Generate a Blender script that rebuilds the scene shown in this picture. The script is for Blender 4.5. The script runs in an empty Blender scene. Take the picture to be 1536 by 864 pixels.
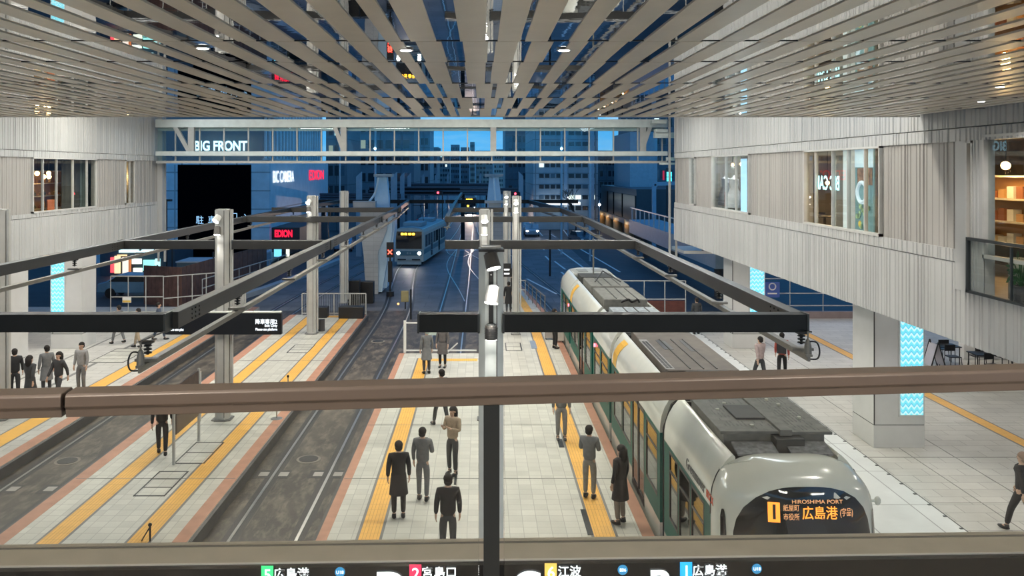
import bpy, bmesh, math, random
from mathutils import Vector, Matrix
sc = bpy.context.scene
COL = sc.collection
PI = math.pi
# ------------------------------------------------------------------ camera
F, CX, HY, H = 1240.0, 722.0, 255.0, 7.65
cam_d = bpy.data.cameras.new('camera'); cam = bpy.data.objects.new('camera', cam_d); COL.objects.link(cam)
cam_d.sensor_width = 36.0; cam_d.lens = 36.0*F/1536
cam_d.shift_x = (768-CX)/1536.0; cam_d.shift_y = -(432-HY)/1536.0
cam_d.clip_end = 2000; cam_d.clip_start = 0.05
cam.location = (0, 0, H); cam.rotation_euler = (PI/2, 0, 0)
sc.camera = cam
# ------------------------------------------------------------------ world, exposure
sc.view_settings.view_transform = 'Standard'; sc.view_settings.look = 'None'
sc.view_settings.gamma = 1; sc.view_settings.use_curve_mapping = False
sc.view_settings.exposure = 0.0
w = bpy.data.worlds.new('dusk'); sc.world = w; w.use_nodes = True
nt = w.node_tree; nt.nodes.clear()
def N(nt, t, **k):
    n = nt.nodes.new(t)
    for a, b in k.items():
        if a in n.inputs: n.inputs[a].default_value = b
        else: setattr(n, a, b)
    return n
wo = N(nt, 'ShaderNodeOutputWorld'); bg = N(nt, 'ShaderNodeBackground'); tc = N(nt, 'ShaderNodeTexCoord')
sp = N(nt, 'ShaderNodeSeparateXYZ'); cr = N(nt, 'ShaderNodeValToRGB')
nz = N(nt, 'ShaderNodeTexNoise'); nz.inputs['Scale'].default_value = 9; nz.inputs['Detail'].default_value = 5
mp = N(nt, 'ShaderNodeMapping'); mp.inputs['Scale'].default_value = (1, 1, 5)
c2 = N(nt, 'ShaderNodeValToRGB'); mx = N(nt, 'ShaderNodeMix', data_type='RGBA')
L = nt.links.new
L(tc.outputs['Generated'], sp.inputs[0]); L(sp.outputs['Z'], cr.inputs[0])
cr.color_ramp.elements[0].position = 0.0; cr.color_ramp.elements[0].color = (0.13, 0.44, 0.80, 1)
cr.color_ramp.elements[1].position = 0.45; cr.color_ramp.elements[1].color = (0.008, 0.16, 0.46, 1)
e = cr.color_ramp.elements.new(0.07); e.color = (0.10, 0.42, 0.80, 1)
e = cr.color_ramp.elements.new(0.13); e.color = (0.015, 0.29, 0.62, 1)
L(tc.outputs['Generated'], mp.inputs[0]); L(mp.outputs[0], nz.inputs['Vector']); L(nz.outputs[0], c2.inputs[0])
c2.color_ramp.elements[0].position = 0.50; c2.color_ramp.elements[0].color = (0, 0, 0, 1)
c2.color_ramp.elements[1].position = 0.72; c2.color_ramp.elements[1].color = (0.7, 0.7, 0.7, 1)
L(c2.outputs[0], mx.inputs['Factor']); L(cr.outputs[0], mx.inputs['A']); mx.inputs['B'].default_value = (0.45, 0.58, 0.70, 1)
L(mx.outputs['Result'], bg.inputs[0]); bg.inputs[1].default_value = 1.35; L(bg.outputs[0], wo.inputs[0])

def lamp(name, typ, loc, energy, color=(1, 1, 1), rot=(0, 0, 0), size=None, sizey=None, spot=None, blend=0.5, rad=0.05, parent=None):
    d = bpy.data.lights.new(name, typ); d.energy = energy; d.color = color
    if typ == 'AREA':
        d.shape = 'RECTANGLE'; d.size = size; d.size_y = sizey or size
    else: d.shadow_soft_size = rad
    if typ == 'SPOT': d.spot_size = spot; d.spot_blend = blend
    o = bpy.data.objects.new(name, d); COL.objects.link(o); o.location = loc; o.rotation_euler = rot
    return o
# added fill lamps over the platforms (housings under the unseen roof, built below)
ROOF_FILL = [(-14.5, 17), (-14.5, 26), (-14.5, 35), (-8, 17), (-8, 28), (-8, 38), (-1, 20), (-1, 30), (-1, 39), (5, 20), (5, 28), (5, 37)]
for x, y in ROOF_FILL:
    lamp('roof_fill_light', 'AREA', (x, y, 11.35), 440, (1.0, 0.945, 0.83), size=3.2, sizey=0.35)
# added fill lamps under both soffits and the concourse edge (housings built below)
SOFFIT_FILL = [(13.5, 14), (13.5, 19), (13.5, 27), (13.5, 33), (13.5, 39), (18, 16), (18, 24), (18, 32), (18, 40), (24, 20), (24, 34), (-20, 20), (-20, 27), (-20, 34), (-20, 41), (-26, 24), (-26, 38)]
for x, y in SOFFIT_FILL: lamp('soffit_fill_light', 'AREA', (x, y, 3.98), 75, (1.0, 0.94, 0.88), size=1.2, sizey=0.3)
DECK_FILL = [(x, 2.2) for x in (-14, -9, -4, 1, 5.5, 10)]  # added to light the tram front and the near platform
for x, y in DECK_FILL: lamp('deck_fill_light', 'AREA', (x, y, 5.68), 150, (1.0, 0.95, 0.83), rot=(math.radians(48), 0, 0), size=1.6, sizey=0.3)
# wall washer lamps along the tops of the two cladded walls
for y in (21, 26, 32, 38):
    lamp('washer_light', 'AREA', (8.5, y, 11.35), 170, (0.86, 0.95, 1.0), rot=(0, math.radians(40), 0), size=1.2, sizey=5)
for y in (22, 28, 34, 41):
    lamp('washer_light', 'AREA', (-16.2, y, 11.35), 170, (0.86, 0.95, 1.0), rot=(0, math.radians(-40), 0), size=0.4, sizey=4)

# ------------------------------------------------------------------ materials
_m = {}
def mat(name, col=(0.5, 0.5, 0.5), rough=0.5, metal=0.0, emit=None, es=1.0, var=0.08, vs=3.0, bump=0.0, bs=30.0, spec=0.5, coat=0):
    if name in _m: return _m[name]
    m = bpy.data.materials.new(name); m.use_nodes = True; nt = m.node_tree; b = nt.nodes['Principled BSDF']; L = nt.links.new
    b.inputs['Roughness'].default_value = rough; b.inputs['Metallic'].default_value = metal
    b.inputs['Specular IOR Level'].default_value = spec
    if coat: b.inputs['Coat Weight'].default_value = coat; b.inputs['Coat Roughness'].default_value = 0.08
    tc = N(nt, 'ShaderNodeTexCoord')
    if emit:
        b.inputs['Base Color'].default_value = (*col, 1)
        b.inputs['Emission Color'].default_value = (*emit, 1); b.inputs['Emission Strength'].default_value = es
    n = N(nt, 'ShaderNodeTexNoise'); n.inputs['Scale'].default_value = vs; n.inputs['Detail'].default_value = 6
    L(tc.outputs['Object'], n.inputs['Vector'])
    r = N(nt, 'ShaderNodeMapRange'); r.inputs['From Min'].default_value = 0.3; r.inputs['From Max'].default_value = 0.7
    r.inputs['To Min'].default_value = 1-var; r.inputs['To Max'].default_value = 1+var
    L(n.outputs[0], r.inputs[0])
    v = N(nt, 'ShaderNodeVectorMath', operation='SCALE'); v.inputs[0].default_value = col
    L(r.outputs[0], v.inputs['Scale'])
    if not emit: L(v.outputs[0], b.inputs['Base Color'])
    if bump:
        n2 = N(nt, 'ShaderNodeTexNoise'); n2.inputs['Scale'].default_value = bs; n2.inputs['Detail'].default_value = 4
        L(tc.outputs['Object'], n2.inputs['Vector'])
        bp = N(nt, 'ShaderNodeBump'); bp.inputs['Strength'].default_value = bump; bp.inputs['Distance'].default_value = 0.02
        L(n2.outputs[0], bp.inputs['Height']); L(bp.outputs[0], b.inputs['Normal'])
    _m[name] = m; return m
def tiles(name, col, mortar, sx, sy, rough=0.45, var=0.10, off=0.5, ms=0.012, stain=0.1, rot=False, rowh=None, stain2=None):
    """rectangular tile / panel pattern in object space, tile size sx by sy metres"""
    if name in _m: return _m[name]
    m = bpy.data.materials.new(name); m.use_nodes = True; nt = m.node_tree; b = nt.nodes['Principled BSDF']; L = nt.links.new
    b.inputs['Roughness'].default_value = rough
    tc = N(nt, 'ShaderNodeTexCoord'); br = N(nt, 'ShaderNodeTexBrick'); br.offset = off
    mp = N(nt, 'ShaderNodeMapping')
    if rot == 'xz': mp.inputs['Rotation'].default_value = (-PI/2, 0, 0)
    elif rot == 'yz':
        mp.inputs['Rotation'].default_value = (-PI/2, 0, -PI/2)
    elif rot: mp.inputs['Rotation'].default_value = (0, 0, PI/2)
    L(tc.outputs['Object'], mp.inputs[0]); L(mp.outputs[0], br.inputs['Vector'])
    br.inputs['Scale'].default_value = 1; br.inputs['Brick Width'].default_value = sx; br.inputs['Row Height'].default_value = sy
    br.inputs['Mortar Size'].default_value = ms; br.inputs['Mortar Smooth'].default_value = 0.1
    c1 = tuple(c*(1-var) for c in col); c2_ = tuple(c*(1+var) for c in col)
    br.inputs['Color1'].default_value = (*c1, 1); br.inputs['Color2'].default_value = (*c2_, 1); br.inputs['Mortar'].default_value = (*mortar, 1)
    n = N(nt, 'ShaderNodeTexNoise'); n.inputs['Scale'].default_value = 0.9; n.inputs['Detail'].default_value = 7; n.inputs['Roughness'].default_value = 0.65
    L(tc.outputs['Object'], n.inputs['Vector'])
    r = N(nt, 'ShaderNodeMapRange'); r.inputs['From Min'].default_value = 0.3; r.inputs['From Max'].default_value = 0.7
    r.inputs['To Min'].default_value = 1-stain; r.inputs['To Max'].default_value = 1+stain; L(n.outputs[0], r.inputs[0])
    v = N(nt, 'ShaderNodeVectorMath', operation='SCALE'); L(br.outputs['Color'], v.inputs[0]); L(r.outputs[0], v.inputs['Scale'])
    out = v.outputs[0]
    if stain2:
        n3 = N(nt, 'ShaderNodeTexNoise'); n3.inputs['Scale'].default_value = 3.1; n3.inputs['Detail'].default_value = 8; n3.inputs['Roughness'].default_value = 0.75
        mp3 = N(nt, 'ShaderNodeMapping'); mp3.inputs['Scale'].default_value = (1.0, 0.35, 1); L(tc.outputs['Object'], mp3.inputs[0]); L(mp3.outputs[0], n3.inputs['Vector'])
        cr3 = N(nt, 'ShaderNodeValToRGB'); cr3.color_ramp.elements[0].position = 0.47; cr3.color_ramp.elements[1].position = 0.64
        L(n3.outputs[0], cr3.inputs[0]); mx3 = N(nt, 'ShaderNodeMix', data_type='RGBA'); L(cr3.outputs[0], mx3.inputs['Factor'])
        L(out, mx3.inputs['A']); mx3.inputs['B'].default_value = (*stain2, 1); out = mx3.outputs['Result']
    L(out, b.inputs['Base Color'])
    bp = N(nt, 'ShaderNodeBump'); bp.inputs['Strength'].default_value = 0.25; bp.inputs['Distance'].default_value = 0.01; bp.invert = True
    L(br.outputs['Fac'], bp.inputs['Height']); L(bp.outputs[0], b.inputs['Normal'])
    _m[name] = m; return m
def glass(name, tint=(0.9, 0.95, 0.93), refl=0.12, rough=0.0):
    if name in _m: return _m[name]
    m = bpy.data.materials.new(name); m.use_nodes = True; nt = m.node_tree; nt.nodes.clear(); L = nt.links.new
    o = N(nt, 'ShaderNodeOutputMaterial'); t = N(nt, 'ShaderNodeBsdfTransparent'); g = N(nt, 'ShaderNodeBsdfGlossy'); mxx = N(nt, 'ShaderNodeMixShader')
    t.inputs[0].default_value = (*tint, 1); g.inputs['Roughness'].default_value = rough
    f = N(nt, 'ShaderNodeFresnel'); ge = N(nt, 'ShaderNodeNewGeometry'); ir = N(nt, 'ShaderNodeMapRange')
    ir.inputs['To Min'].default_value = 1.4; ir.inputs['To Max'].default_value = 1/1.4; L(ge.outputs['Backfacing'], ir.inputs[0]); L(ir.outputs[0], f.inputs['IOR'])
    mu = N(nt, 'ShaderNodeMath', operation='MULTIPLY_ADD'); mu.inputs[1].default_value = 1.0; mu.inputs[2].default_value = refl*0.3
    nn = N(nt, 'ShaderNodeTexNoise'); nn.inputs['Scale'].default_value = 2.0
    L(f.outputs[0], mu.inputs[0]); L(mu.outputs[0], mxx.inputs[0]); L(t.outputs[0], mxx.inputs[1]); L(g.outputs[0], mxx.inputs[2]); L(mxx.outputs[0], o.inputs[0])
    _m[name] = m; return m
def glow(name, col, s): return mat(name, col, emit=col, es=s)

M_tile = tiles('platform_tiles', (0.50, 0.49, 0.435), (0.34, 0.33, 0.295), 0.30, 0.30, off=0, ms=0.008, var=0.09, stain=0.07)
M_tile2 = tiles('paving_tiles', (0.49, 0.475, 0.44), (0.27, 0.26, 0.24), 0.9, 0.45, off=0.5, ms=0.010, var=0.06, stain=0.10)
M_white_tile = tiles('pale_edge_tiles', (0.66, 0.67, 0.66), (0.3, 0.3, 0.3), 1.4, 2.1, off=0, ms=0.015, var=0.03, stain=0.08)
M_yellow = tiles('yellow_tactile', (0.78, 0.42, 0.075), (0.52, 0.27, 0.05), 0.075, 0.30, off=0, ms=0.006, var=0.04, rough=0.55, stain=0.08)
M_orange = mat('terracotta_edge', (0.40, 0.20, 0.13), 0.6, var=0.12)
M_track = tiles('track_concrete', (0.046, 0.038, 0.029), (0.020, 0.017, 0.014), 2.6, 1.35, off=0, ms=0.012, var=0.30, stain=0.55, rough=0.5, stain2=(0.15, 0.125, 0.095))
M_road = tiles('outdoor_trackbed', (0.115, 0.115, 0.12), (0.06, 0.06, 0.065), 2.2, 1.6, off=0.5, ms=0.02, var=0.16, stain=0.3, rough=0.55)
M_asphalt = mat('asphalt', (0.04, 0.042, 0.046), 0.6, var=0.25, vs=1.2)
M_line = mat('road_paint', (0.75, 0.75, 0.72), 0.6)
M_rail = mat('rail_steel', (0.50, 0.49, 0.47), 0.28, 0.9)
M_groove = mat('rail_bed_dark', (0.028, 0.027, 0.026), 0.5)
M_steel = mat('dark_steel', (0.020, 0.026, 0.030), 0.42, 0.0, var=0.15)
M_post = mat('pale_grey_steel', (0.42, 0.42, 0.40), 0.35, 0.0)
M_postw = mat('white_grey_steel', (0.66, 0.70, 0.68), 0.3, 0.0)
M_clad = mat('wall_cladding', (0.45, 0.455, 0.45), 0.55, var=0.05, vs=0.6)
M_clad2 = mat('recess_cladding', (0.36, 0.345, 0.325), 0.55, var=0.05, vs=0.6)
M_white = mat('white_paint', (0.72, 0.72, 0.69), 0.35, var=0.04)
M_black = mat('black_plastic', (0.012, 0.012, 0.013), 0.4)
M_dark = mat('dark_grey', (0.05, 0.05, 0.052), 0.5)
M_mirror = mat('mirror_steel', (0.72, 0.71, 0.70), 0.015, 1.0, var=0.02, bump=0.09, bs=1.1)
M_slat = mat('beige_slat', (0.66, 0.61, 0.51), 0.32, 0.0, var=0.05)
M_glass = glass('clear_glass', (0.975, 0.99, 0.98), 0.0)
M_glassb = glass('bridge_glass', (0.86, 0.95, 0.97), 0.0)
M_shopglass = glass('shop_glass', (0.92, 0.94, 0.93), 0.0)
M_lampw = glow('lamp_white', (1, 0.97, 0.9), 9)
M_txt = glow('text_white', (0.93, 0.97, 1), 1.3)

# ------------------------------------------------------------------ geometry helpers
class MB:
    def __init__(s): s.v = []; s.f = []; s.m = []; s.cm = 0
    def add(s, vs, fs):
        b = len(s.v); s.v += [tuple(v) for v in vs]
        for f in fs: s.f.append([i+b for i in f]); s.m.append(s.cm)
        return s
    def box(s, x0, x1, y0, y1, z0, z1):
        if x0 > x1: x0, x1 = x1, x0
        if y0 > y1: y0, y1 = y1, y0
        if z0 > z1: z0, z1 = z1, z0
        v = [(x0,y0,z0),(x1,y0,z0),(x1,y1,z0),(x0,y1,z0),(x0,y0,z1),(x1,y0,z1),(x1,y1,z1),(x0,y1,z1)]
        return s.add(v, [[3,2,1,0],[4,5,6,7],[0,1,5,4],[1,2,6,5],[2,3,7,6],[3,0,4,7]])
    def bar(s, p0, p1, w, h, up=(0, 0, 1)):
        p0, p1 = Vector(p0), Vector(p1); d = (p1-p0).normalized(); up = Vector(up)
        if abs(d.dot(up)) > 0.99: up = Vector((0, 1, 0))
        r = d.cross(up).normalized()*w/2; u = r.cross(d).normalized()*h/2
        v = [p0-r-u, p0+r-u, p0+r+u, p0-r+u, p1-r-u, p1+r-u, p1+r+u, p1-r+u]
        return s.add(v, [[0,1,2,3],[7,6,5,4],[0,4,5,1],[1,5,6,2],[2,6,7,3],[3,7,4,0]])
    def cyl(s, p0, p1, r0, r1=None, n=14, cap=True):
        if r1 is None: r1 = r0
        p0, p1 = Vector(p0), Vector(p1); d = (p1-p0).normalized()
        a = Vector((0, 0, 1)) if abs(d.z) < 0.9 else Vector((1, 0, 0))
        x = d.cross(a).normalized(); y = d.cross(x)
        v = []
        for k in range(n):
            t = 2*PI*k/n; q = x*math.cos(t)+y*math.sin(t); v.append(p0+q*r0); v.append(p1+q*r1)
        f = [[2*k, 2*((k+1) % n), 2*((k+1) % n)+1, 2*k+1] for k in range(n)]
        if cap: f += [[2*k for k in range(n)][::-1], [2*k+1 for k in range(n)]]
        return s.add(v, f)
    def tube(s, pts, r, n=8):
        for a, b in zip(pts[:-1], pts[1:]): s.cyl(a, b, r, r, n)
        return s
    def lathe(s, c, prof, n=20):
        c = Vector(c); v = []; m = len(prof)
        for k in range(n):
            t = 2*PI*k/n
            for r, z in prof: v.append(c+Vector((r*math.cos(t), r*math.sin(t), z)))
        f = []
        for k in range(n):
            for j in range(m-1):
                a = k*m+j; b2 = ((k+1) % n)*m+j; f.append([a, b2, b2+1, a+1])
        return s.add(v, f)
    def sph(s, c, rx, ry=None, rz=None, n=14, m=9):
        ry = ry or rx; rz = rz or rx; c = Vector(c); v = []; f = []
        for j in range(m+1):
            p = PI*j/m
            for k in range(n):
                t = 2*PI*k/n; v.append(c+Vector((rx*math.sin(p)*math.cos(t), ry*math.sin(p)*math.sin(t), rz*math.cos(p))))
        for j in range(m):
            for k in range(n): f.append([j*n+k, (j+1)*n+k, (j+1)*n+(k+1) % n, j*n+(k+1) % n])
        return s.add(v, f)
    def prism(s, poly, axis, a, b):
        """poly in the two other axes; axis 'x','y','z'"""
        def P(p, t):
            return {'x': (t, p[0], p[1]), 'y': (p[0], t, p[1]), 'z': (p[0], p[1], t)}[axis]
        n = len(poly); v = [P(p, a) for p in poly]+[P(p, b) for p in poly]
        f = [list(range(n)), list(range(n, 2*n))[::-1]]+[[k, n+k, n+(k+1) % n, (k+1) % n] for k in range(n)]
        return s.add(v, f)
    def grid(s, rows):
        n = len(rows[0]); v = [p for r in rows for p in r]; f = []
        for i in range(len(rows)-1):
            for j in range(n-1): f.append([i*n+j, i*n+j+1, (i+1)*n+j+1, (i+1)*n+j])
        return s.add(v, f)
    def mesh(s, name, mats, o=(0, 0, 0), smooth=False, bevel=0):
        me = bpy.data.meshes.new(name); o = Vector(o)
        me.from_pydata([Vector(v)-o for v in s.v], [], s.f)
        if not isinstance(mats, (list, tuple)): mats = [mats]
        for m in mats: me.materials.append(m)
        if len(mats) > 1:
            for p, k in zip(me.polygons, s.m): p.material_index = k
        bm = bmesh.new(); bm.from_mesh(me); bmesh.ops.recalc_face_normals(bm, faces=bm.faces); bm.to_mesh(me); bm.free()
        if smooth:
            for p in me.polygons: p.use_smooth = True
        return me
    def build(s, name, mats, parent=None, smooth=False, bevel=0, label=None, loc=None):
        o0 = Vector(parent['_o']) if parent is not None and '_o' in parent else Vector(loc or (0, 0, 0))
        me = s.mesh(name, mats, o0, smooth); ob = bpy.data.objects.new(name, me); COL.objects.link(ob)
        if parent is not None: ob.parent = parent; ob['_o'] = tuple(o0)
        else:
            ob.location = o0; ob['_o'] = tuple(o0)
        if bevel:
            md = ob.modifiers.new('bevel', 'BEVEL'); md.width = bevel; md.segments = 2; md.limit_method = 'ANGLE'
        if smooth:
            try:
                md = ob.modifiers.new('split', 'EDGE_SPLIT'); md.split_angle = math.radians(40)
            except Exception: pass
        if label: ob['label'] = label
        return ob
def thing(name, label, cat, loc=(0, 0, 0), rz=0, group=None):
    o = bpy.data.objects.new(name, None); COL.objects.link(o); o.location = loc; o.rotation_euler = (0, 0, rz)
    o['label'] = label; o['category'] = cat; o['_o'] = tuple(loc) if rz == 0 else (0, 0, 0)
    if group: o['group'] = group
    return o
def local(name, label, cat, group=None):
    """thing to be built around the origin and moved afterwards"""
    return thing(name, label, cat, (0, 0, 0), 0, group)
def tag(o, label, cat, group=None, kind=None):
    o['label'] = label; o['category'] = cat
    if group: o['group'] = group
    if kind: o['kind'] = kind
    return o
def st(mb, name, mats, **k):
    o = mb.build(name, mats, **k); o['kind'] = 'structure'; return o
def dup(r, loc, label=None, rz=None, group=None, parent=None):
    kids = [c for c in COL.objects if c.parent == r]
    c = r.copy(); COL.objects.link(c)
    if parent is None:
        c.location = loc
        if rz is not None: c.rotation_euler = (0, 0, rz)
        if label: c['label'] = label
        if group: c['group'] = group
    else: c.parent = parent
    for k in kids: dup(k, None, parent=c)
    return c
def text(name, s, loc, size, m, parent=None, rot=(PI/2, 0, 0), ext=0.004, sx=1.0, align='CENTER', bold=0.0):
    cu = bpy.data.curves.new(name, 'FONT'); cu.body = s; cu.size = size; cu.extrude = ext; cu.align_x = align; cu.align_y = 'CENTER'; cu.offset = bold
    ob = bpy.data.objects.new(name, cu); COL.objects.link(ob)
    dg = bpy.context.evaluated_depsgraph_get(); me = bpy.data.meshes.new_from_object(ob.evaluated_get(dg))
    bpy.data.objects.remove(ob)
    me.materials.clear(); me.materials.append(m)
    me.transform(Matrix.Diagonal((sx, 1, 1, 1)))
    from mathutils import Euler
    o = bpy.data.objects.new(name, me); COL.objects.link(o)
    o0 = Vector(parent['_o']) if parent is not None and '_o' in parent else Vector((0, 0, 0))
    o.rotation_euler = rot; o.location = Vector(loc)-o0
    if parent is not None: o.parent = parent
    return o
def PX(px, D): return (px-CX)*D/F
def PZ(py, D): return H+(HY-py)*D/F
def G(px, py, z=0.0):
    D = F*(H-z)/(py-HY); return Vector((PX(px, D), D, z))
rnd = random.Random(7)

# ================================================================== GROUND, PLATFORMS
def bx(name, m, *b): return st(MB().box(*b), name, m)
bx('floor', M_track, -60, 40, -12, 46.7, -0.6, -0.3)
bx('ground_outdoor', M_road, -14, 9, 46.7, 320, -0.6, -0.302)
bx('road_right', M_asphalt, 9, 90, 46.7, 320, -0.6, -0.30)
bx('road_left', M_asphalt, -90, -14, 46.7, 320, -0.6, -0.30)
def slab(name, m, poly, z0, z1): return st(MB().prism(poly, 'z', z0, z1), name, m)
bx('platform_far_left', M_tile2, -60, -12.4, -12, 46.2, -0.3, 0)
bx('platform_left', M_tile, -10.1, -6.05, -12, 43.7, -0.3, 0)
cedge = [(3.62, -12), (3.62, 42), (3.3, 47), (2.9, 52), (2.5, 56)]
slab('platform_centre', M_tile, [(-3.42, -12)]+cedge+[(0.1, 56), (-0.1, 34.5), (-3.42, 34.5)], -0.3, 0)
bx('platform_right', M_tile2, 10.3, 60, -12, 42.6, -0.3, 0)
bx('platform_right_edge', M_white_tile, 6.25, 10.27, -12, 42.6, -0.3, 0.0)
bx('trim_1', M_black, 10.27, 10.30, 4, 42.6, -0.3, 0.001)
mb = MB()
for k in range(60): mb.box(10.20, 10.27, 5+k*0.63, 5.05+k*0.63, 0, 0.012)
st(mb, 'trim_2', M_dark)
# strips: yellow tactile paving and terracotta edge
def strip(name, m, x0, x1, y0, y1, z=0.006, border=True):
    if border:
        bx('strip_border', M_dark2, x0-0.06, x1+0.06, y0, y1, 0, 0.003)
    return bx(name, m, x0, x1, y0, y1, 0, z)
M_dark2 = mat('grey_border_tile', (0.17, 0.165, 0.155), 0.5)
strip('tactile_strip', M_yellow, -13.85, -13.3, 4, 46.2)
strip('tactile_strip', M_yellow, -9.10, -8.66, 4, 43.5)
strip('tactile_strip', M_yellow, -7.27, -6.85, 4, 43.5)
strip('tactile_strip', M_yellow, -9.10, -6.85, 42.9, 43.4, z=0.0065, border=False)
strip('tactile_strip', M_yellow, -2.55, -2.12, 4, 33.6)
strip('tactile_strip', M_yellow, -2.55, -0.15, 33.1, 33.5, z=0.0065, border=False)
strip('tactile_strip', M_yellow, 2.36, 2.80, 4, 44)
slab('tactile_strip', M_yellow, [(2.36, 44), (2.80, 44), (2.5, 50), (2.15, 55), (1.75, 55), (2.06, 50)], 0, 0.006)
strip('tactile_strip', M_yellow, 15.0, 15.38, 4, 42)
strip('tactile_strip', M_yellow, 8, 15.0, 41.3, 41.7, border=False)
for x0, x1, y1 in ((-12.78, -12.4, 46.2), (-10.1, -9.76, 43.7), (-6.36, -6.05, 43.7), (-3.42, -3.2, 34.5), (3.36, 3.62, 42)):
    bx('edge_strip', M_orange, x0, x1, 4, y1, 0, 0.004)
slab('edge_strip', M_orange, [(3.36, 42), (3.62, 42), (3.3, 47), (2.9, 52), (2.5, 56), (2.25, 56), (2.65, 52), (3.05, 47)], 0, 0.004)
# platform side lining (dark stone kerbs)
M_kerb = mat('dark_kerb', (0.06, 0.058, 0.055), 0.5, var=0.25)
for x in (-12.36, -10.14, -6.01, -3.46):
    bx('kerb', M_kerb, x-0.04, x+0.04, 4, 43.7 if x != -3.46 else 34.5, -0.3, -0.02)
bx('wall_under_concourse', mat('under_wall', (0.45, 0.42, 0.37), 0.6), -40, 40, -12.3, -12, -0.3, 5.8)
bx('wall_side_right_far', mat('under_wall', (0.45, 0.42, 0.37), 0.6), 34, 34.3, -12, 36, -0.3, 4.1)
bx('wall_side_left_far', mat('under_wall', (0.45, 0.42, 0.37), 0.6), -34.3, -34, -12, 36, -0.3, 4.1)
mbl = MB().box(-0.6, 0.6, -0.15, 0.15, 0.01, 0.07); pl = None  # housings for the added soffit and deck fill lamps
for k, (x, y) in enumerate(SOFFIT_FILL+DECK_FILL):
    if pl is None: pl = mbl.build('ceiling_light', M_white); tag(pl, 'flat white housing of an added fill lamp under the station soffits', 'lamp', 'flat housings of the added fill lamps under the soffits'); o = pl
    else: o = pl.copy(); COL.objects.link(o)
    o.location = (x, y, 3.985 if k < len(SOFFIT_FILL) else 5.72)
# long joints of the paving
mb = MB()
for x in (12.62, 11.5): mb.box(x-0.012, x+0.012, 4, 42.6, 0, 0.003)
for y in (14.6, 16.6, 19.0, 22, 25, 28.4): mb.box(10.3, 30, y-0.01, y+0.01, 0, 0.003)
for y in (16.3, 20.5, 24.8, 29, 33.2, 37.4): mb.box(-10.05, -6.1, y-0.01, y+0.01, 0, 0.0075)
for y in (16.3, 20.5, 24.8, 29): mb.box(-3.4, 3.5, y-0.01, y+0.01, 0, 0.0075)
mb.box(-16.9, -16.8, 10, 42, 0, 0.004); mb.box(-15.35, -15.2, 8, 42, 0, 0.004)
st(mb, 'trim_3', M_dark2)

# rails
def sweep(pts, w, h, z):  # rail profile swept along a path
    rows = []
    for i, p in enumerate(pts):
        a = Vector(pts[max(0, i-1)]); b = Vector(pts[min(len(pts)-1, i+1)]); d = (b-a).normalized(); n = Vector((d.y, -d.x))
        rows.append([(p[0]-n.x*w/2, p[1]-n.y*w/2, z), (p[0]-n.x*w/2, p[1]-n.y*w/2, z+h), (p[0]+n.x*w/2, p[1]+n.y*w/2, z+h), (p[0]+n.x*w/2, p[1]+n.y*w/2, z)])
    return MB().grid(rows)
def smooth_path(pts, n=8):
    out = []
    P = [Vector(p) for p in pts]; P = [2*P[0]-P[1]]+P+[2*P[-1]-P[-2]]
    for i in range(1, len(P)-2):
        for k in range(n):
            t = k/n; a, b, c, d = P[i-1], P[i], P[i+1], P[i+2]
            out.append(tuple(0.5*((2*b)+(-a+c)*t+(2*a-5*b+4*c-d)*t*t+(-a+3*b-3*c+d)*t**3)))
    out.append(tuple(P[-2])); return out
def off(path, d):
    out = []
    for i, p in enumerate(path):
        a = Vector(path[max(0, i-1)]); b = Vector(path[min(len(path)-1, i+1)]); t = (b-a).normalized(); out.append((p[0]+t.y*d, p[1]-t.x*d))
    return out
TR = {
 'far_left': [(-11.2, 4), (-11.2, 30), (-11.2, 42), (-10.7, 55), (-9.6, 70), (-8.0, 92), (-7, 130), (-6.5, 240)],
 'left': [(-4.7, 4), (-4.7, 30), (-4.75, 46), (-5.5, 58), (-5.95, 69), (-4.9, 82), (-4.2, 95), (-3.7, 130), (-3.6, 240)],
 'middle': [(-1.62, 34.8), (-1.62, 60), (-1.75, 90), (-1.9, 130), (-2.0, 240)],
 'right': [(4.93, 4), (4.93, 30), (4.90, 42), (4.5, 50), (3.6, 60), (2.2, 75), (0.7, 95), (0, 130), (0, 240)],
}
DESC = {'far_left': 'between the far left platform and the left platform', 'left': 'between the left platform and the centre platform', 'middle': 'starting at the buffer fence of the centre platform', 'right': 'running under the green and white tram'}
for key, pts in TR.items():
    path = smooth_path(pts)
    for sgn, nm in ((-1, 'left-hand'), (1, 'right-hand')):
        p = off(path, sgn*0.72)
        r = sweep(p, 0.065, 0.012, -0.302).build('tram_rail', M_rail)
        tag(r, nm+' steel rail of the track '+DESC[key], 'rail')
        b = sweep(p, 0.34, 0.004, -0.303).build('rail_groove', M_groove, r)
for pts, lab in (([(-1.0, 50), (-1.5, 55), (-2.7, 66), (-2.9, 74), (-2.4, 84)], 'crossing rail curving over the middle track, left one'),
                 ([(0.9, 53), (0.1, 58), (-1.0, 68), (-1.1, 76), (-0.6, 86)], 'crossing rail curving over the middle track, right one'),
                 ([(-3.6, 84), (-3.0, 78), (-1.6, 76), (-0.4, 84)], 'crossing rail in a shallow loop between two tracks behind the tall lamp pillar'),
                 ([(3.9, 44), (2.4, 60), (-1, 78), (-3.4, 92)], 'rail curving away from the centre platform towards the middle track')):
    r = sweep(smooth_path(pts), 0.065, 0.012, -0.301).build('tram_rail', M_rail); tag(r, lab, 'rail')
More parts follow.
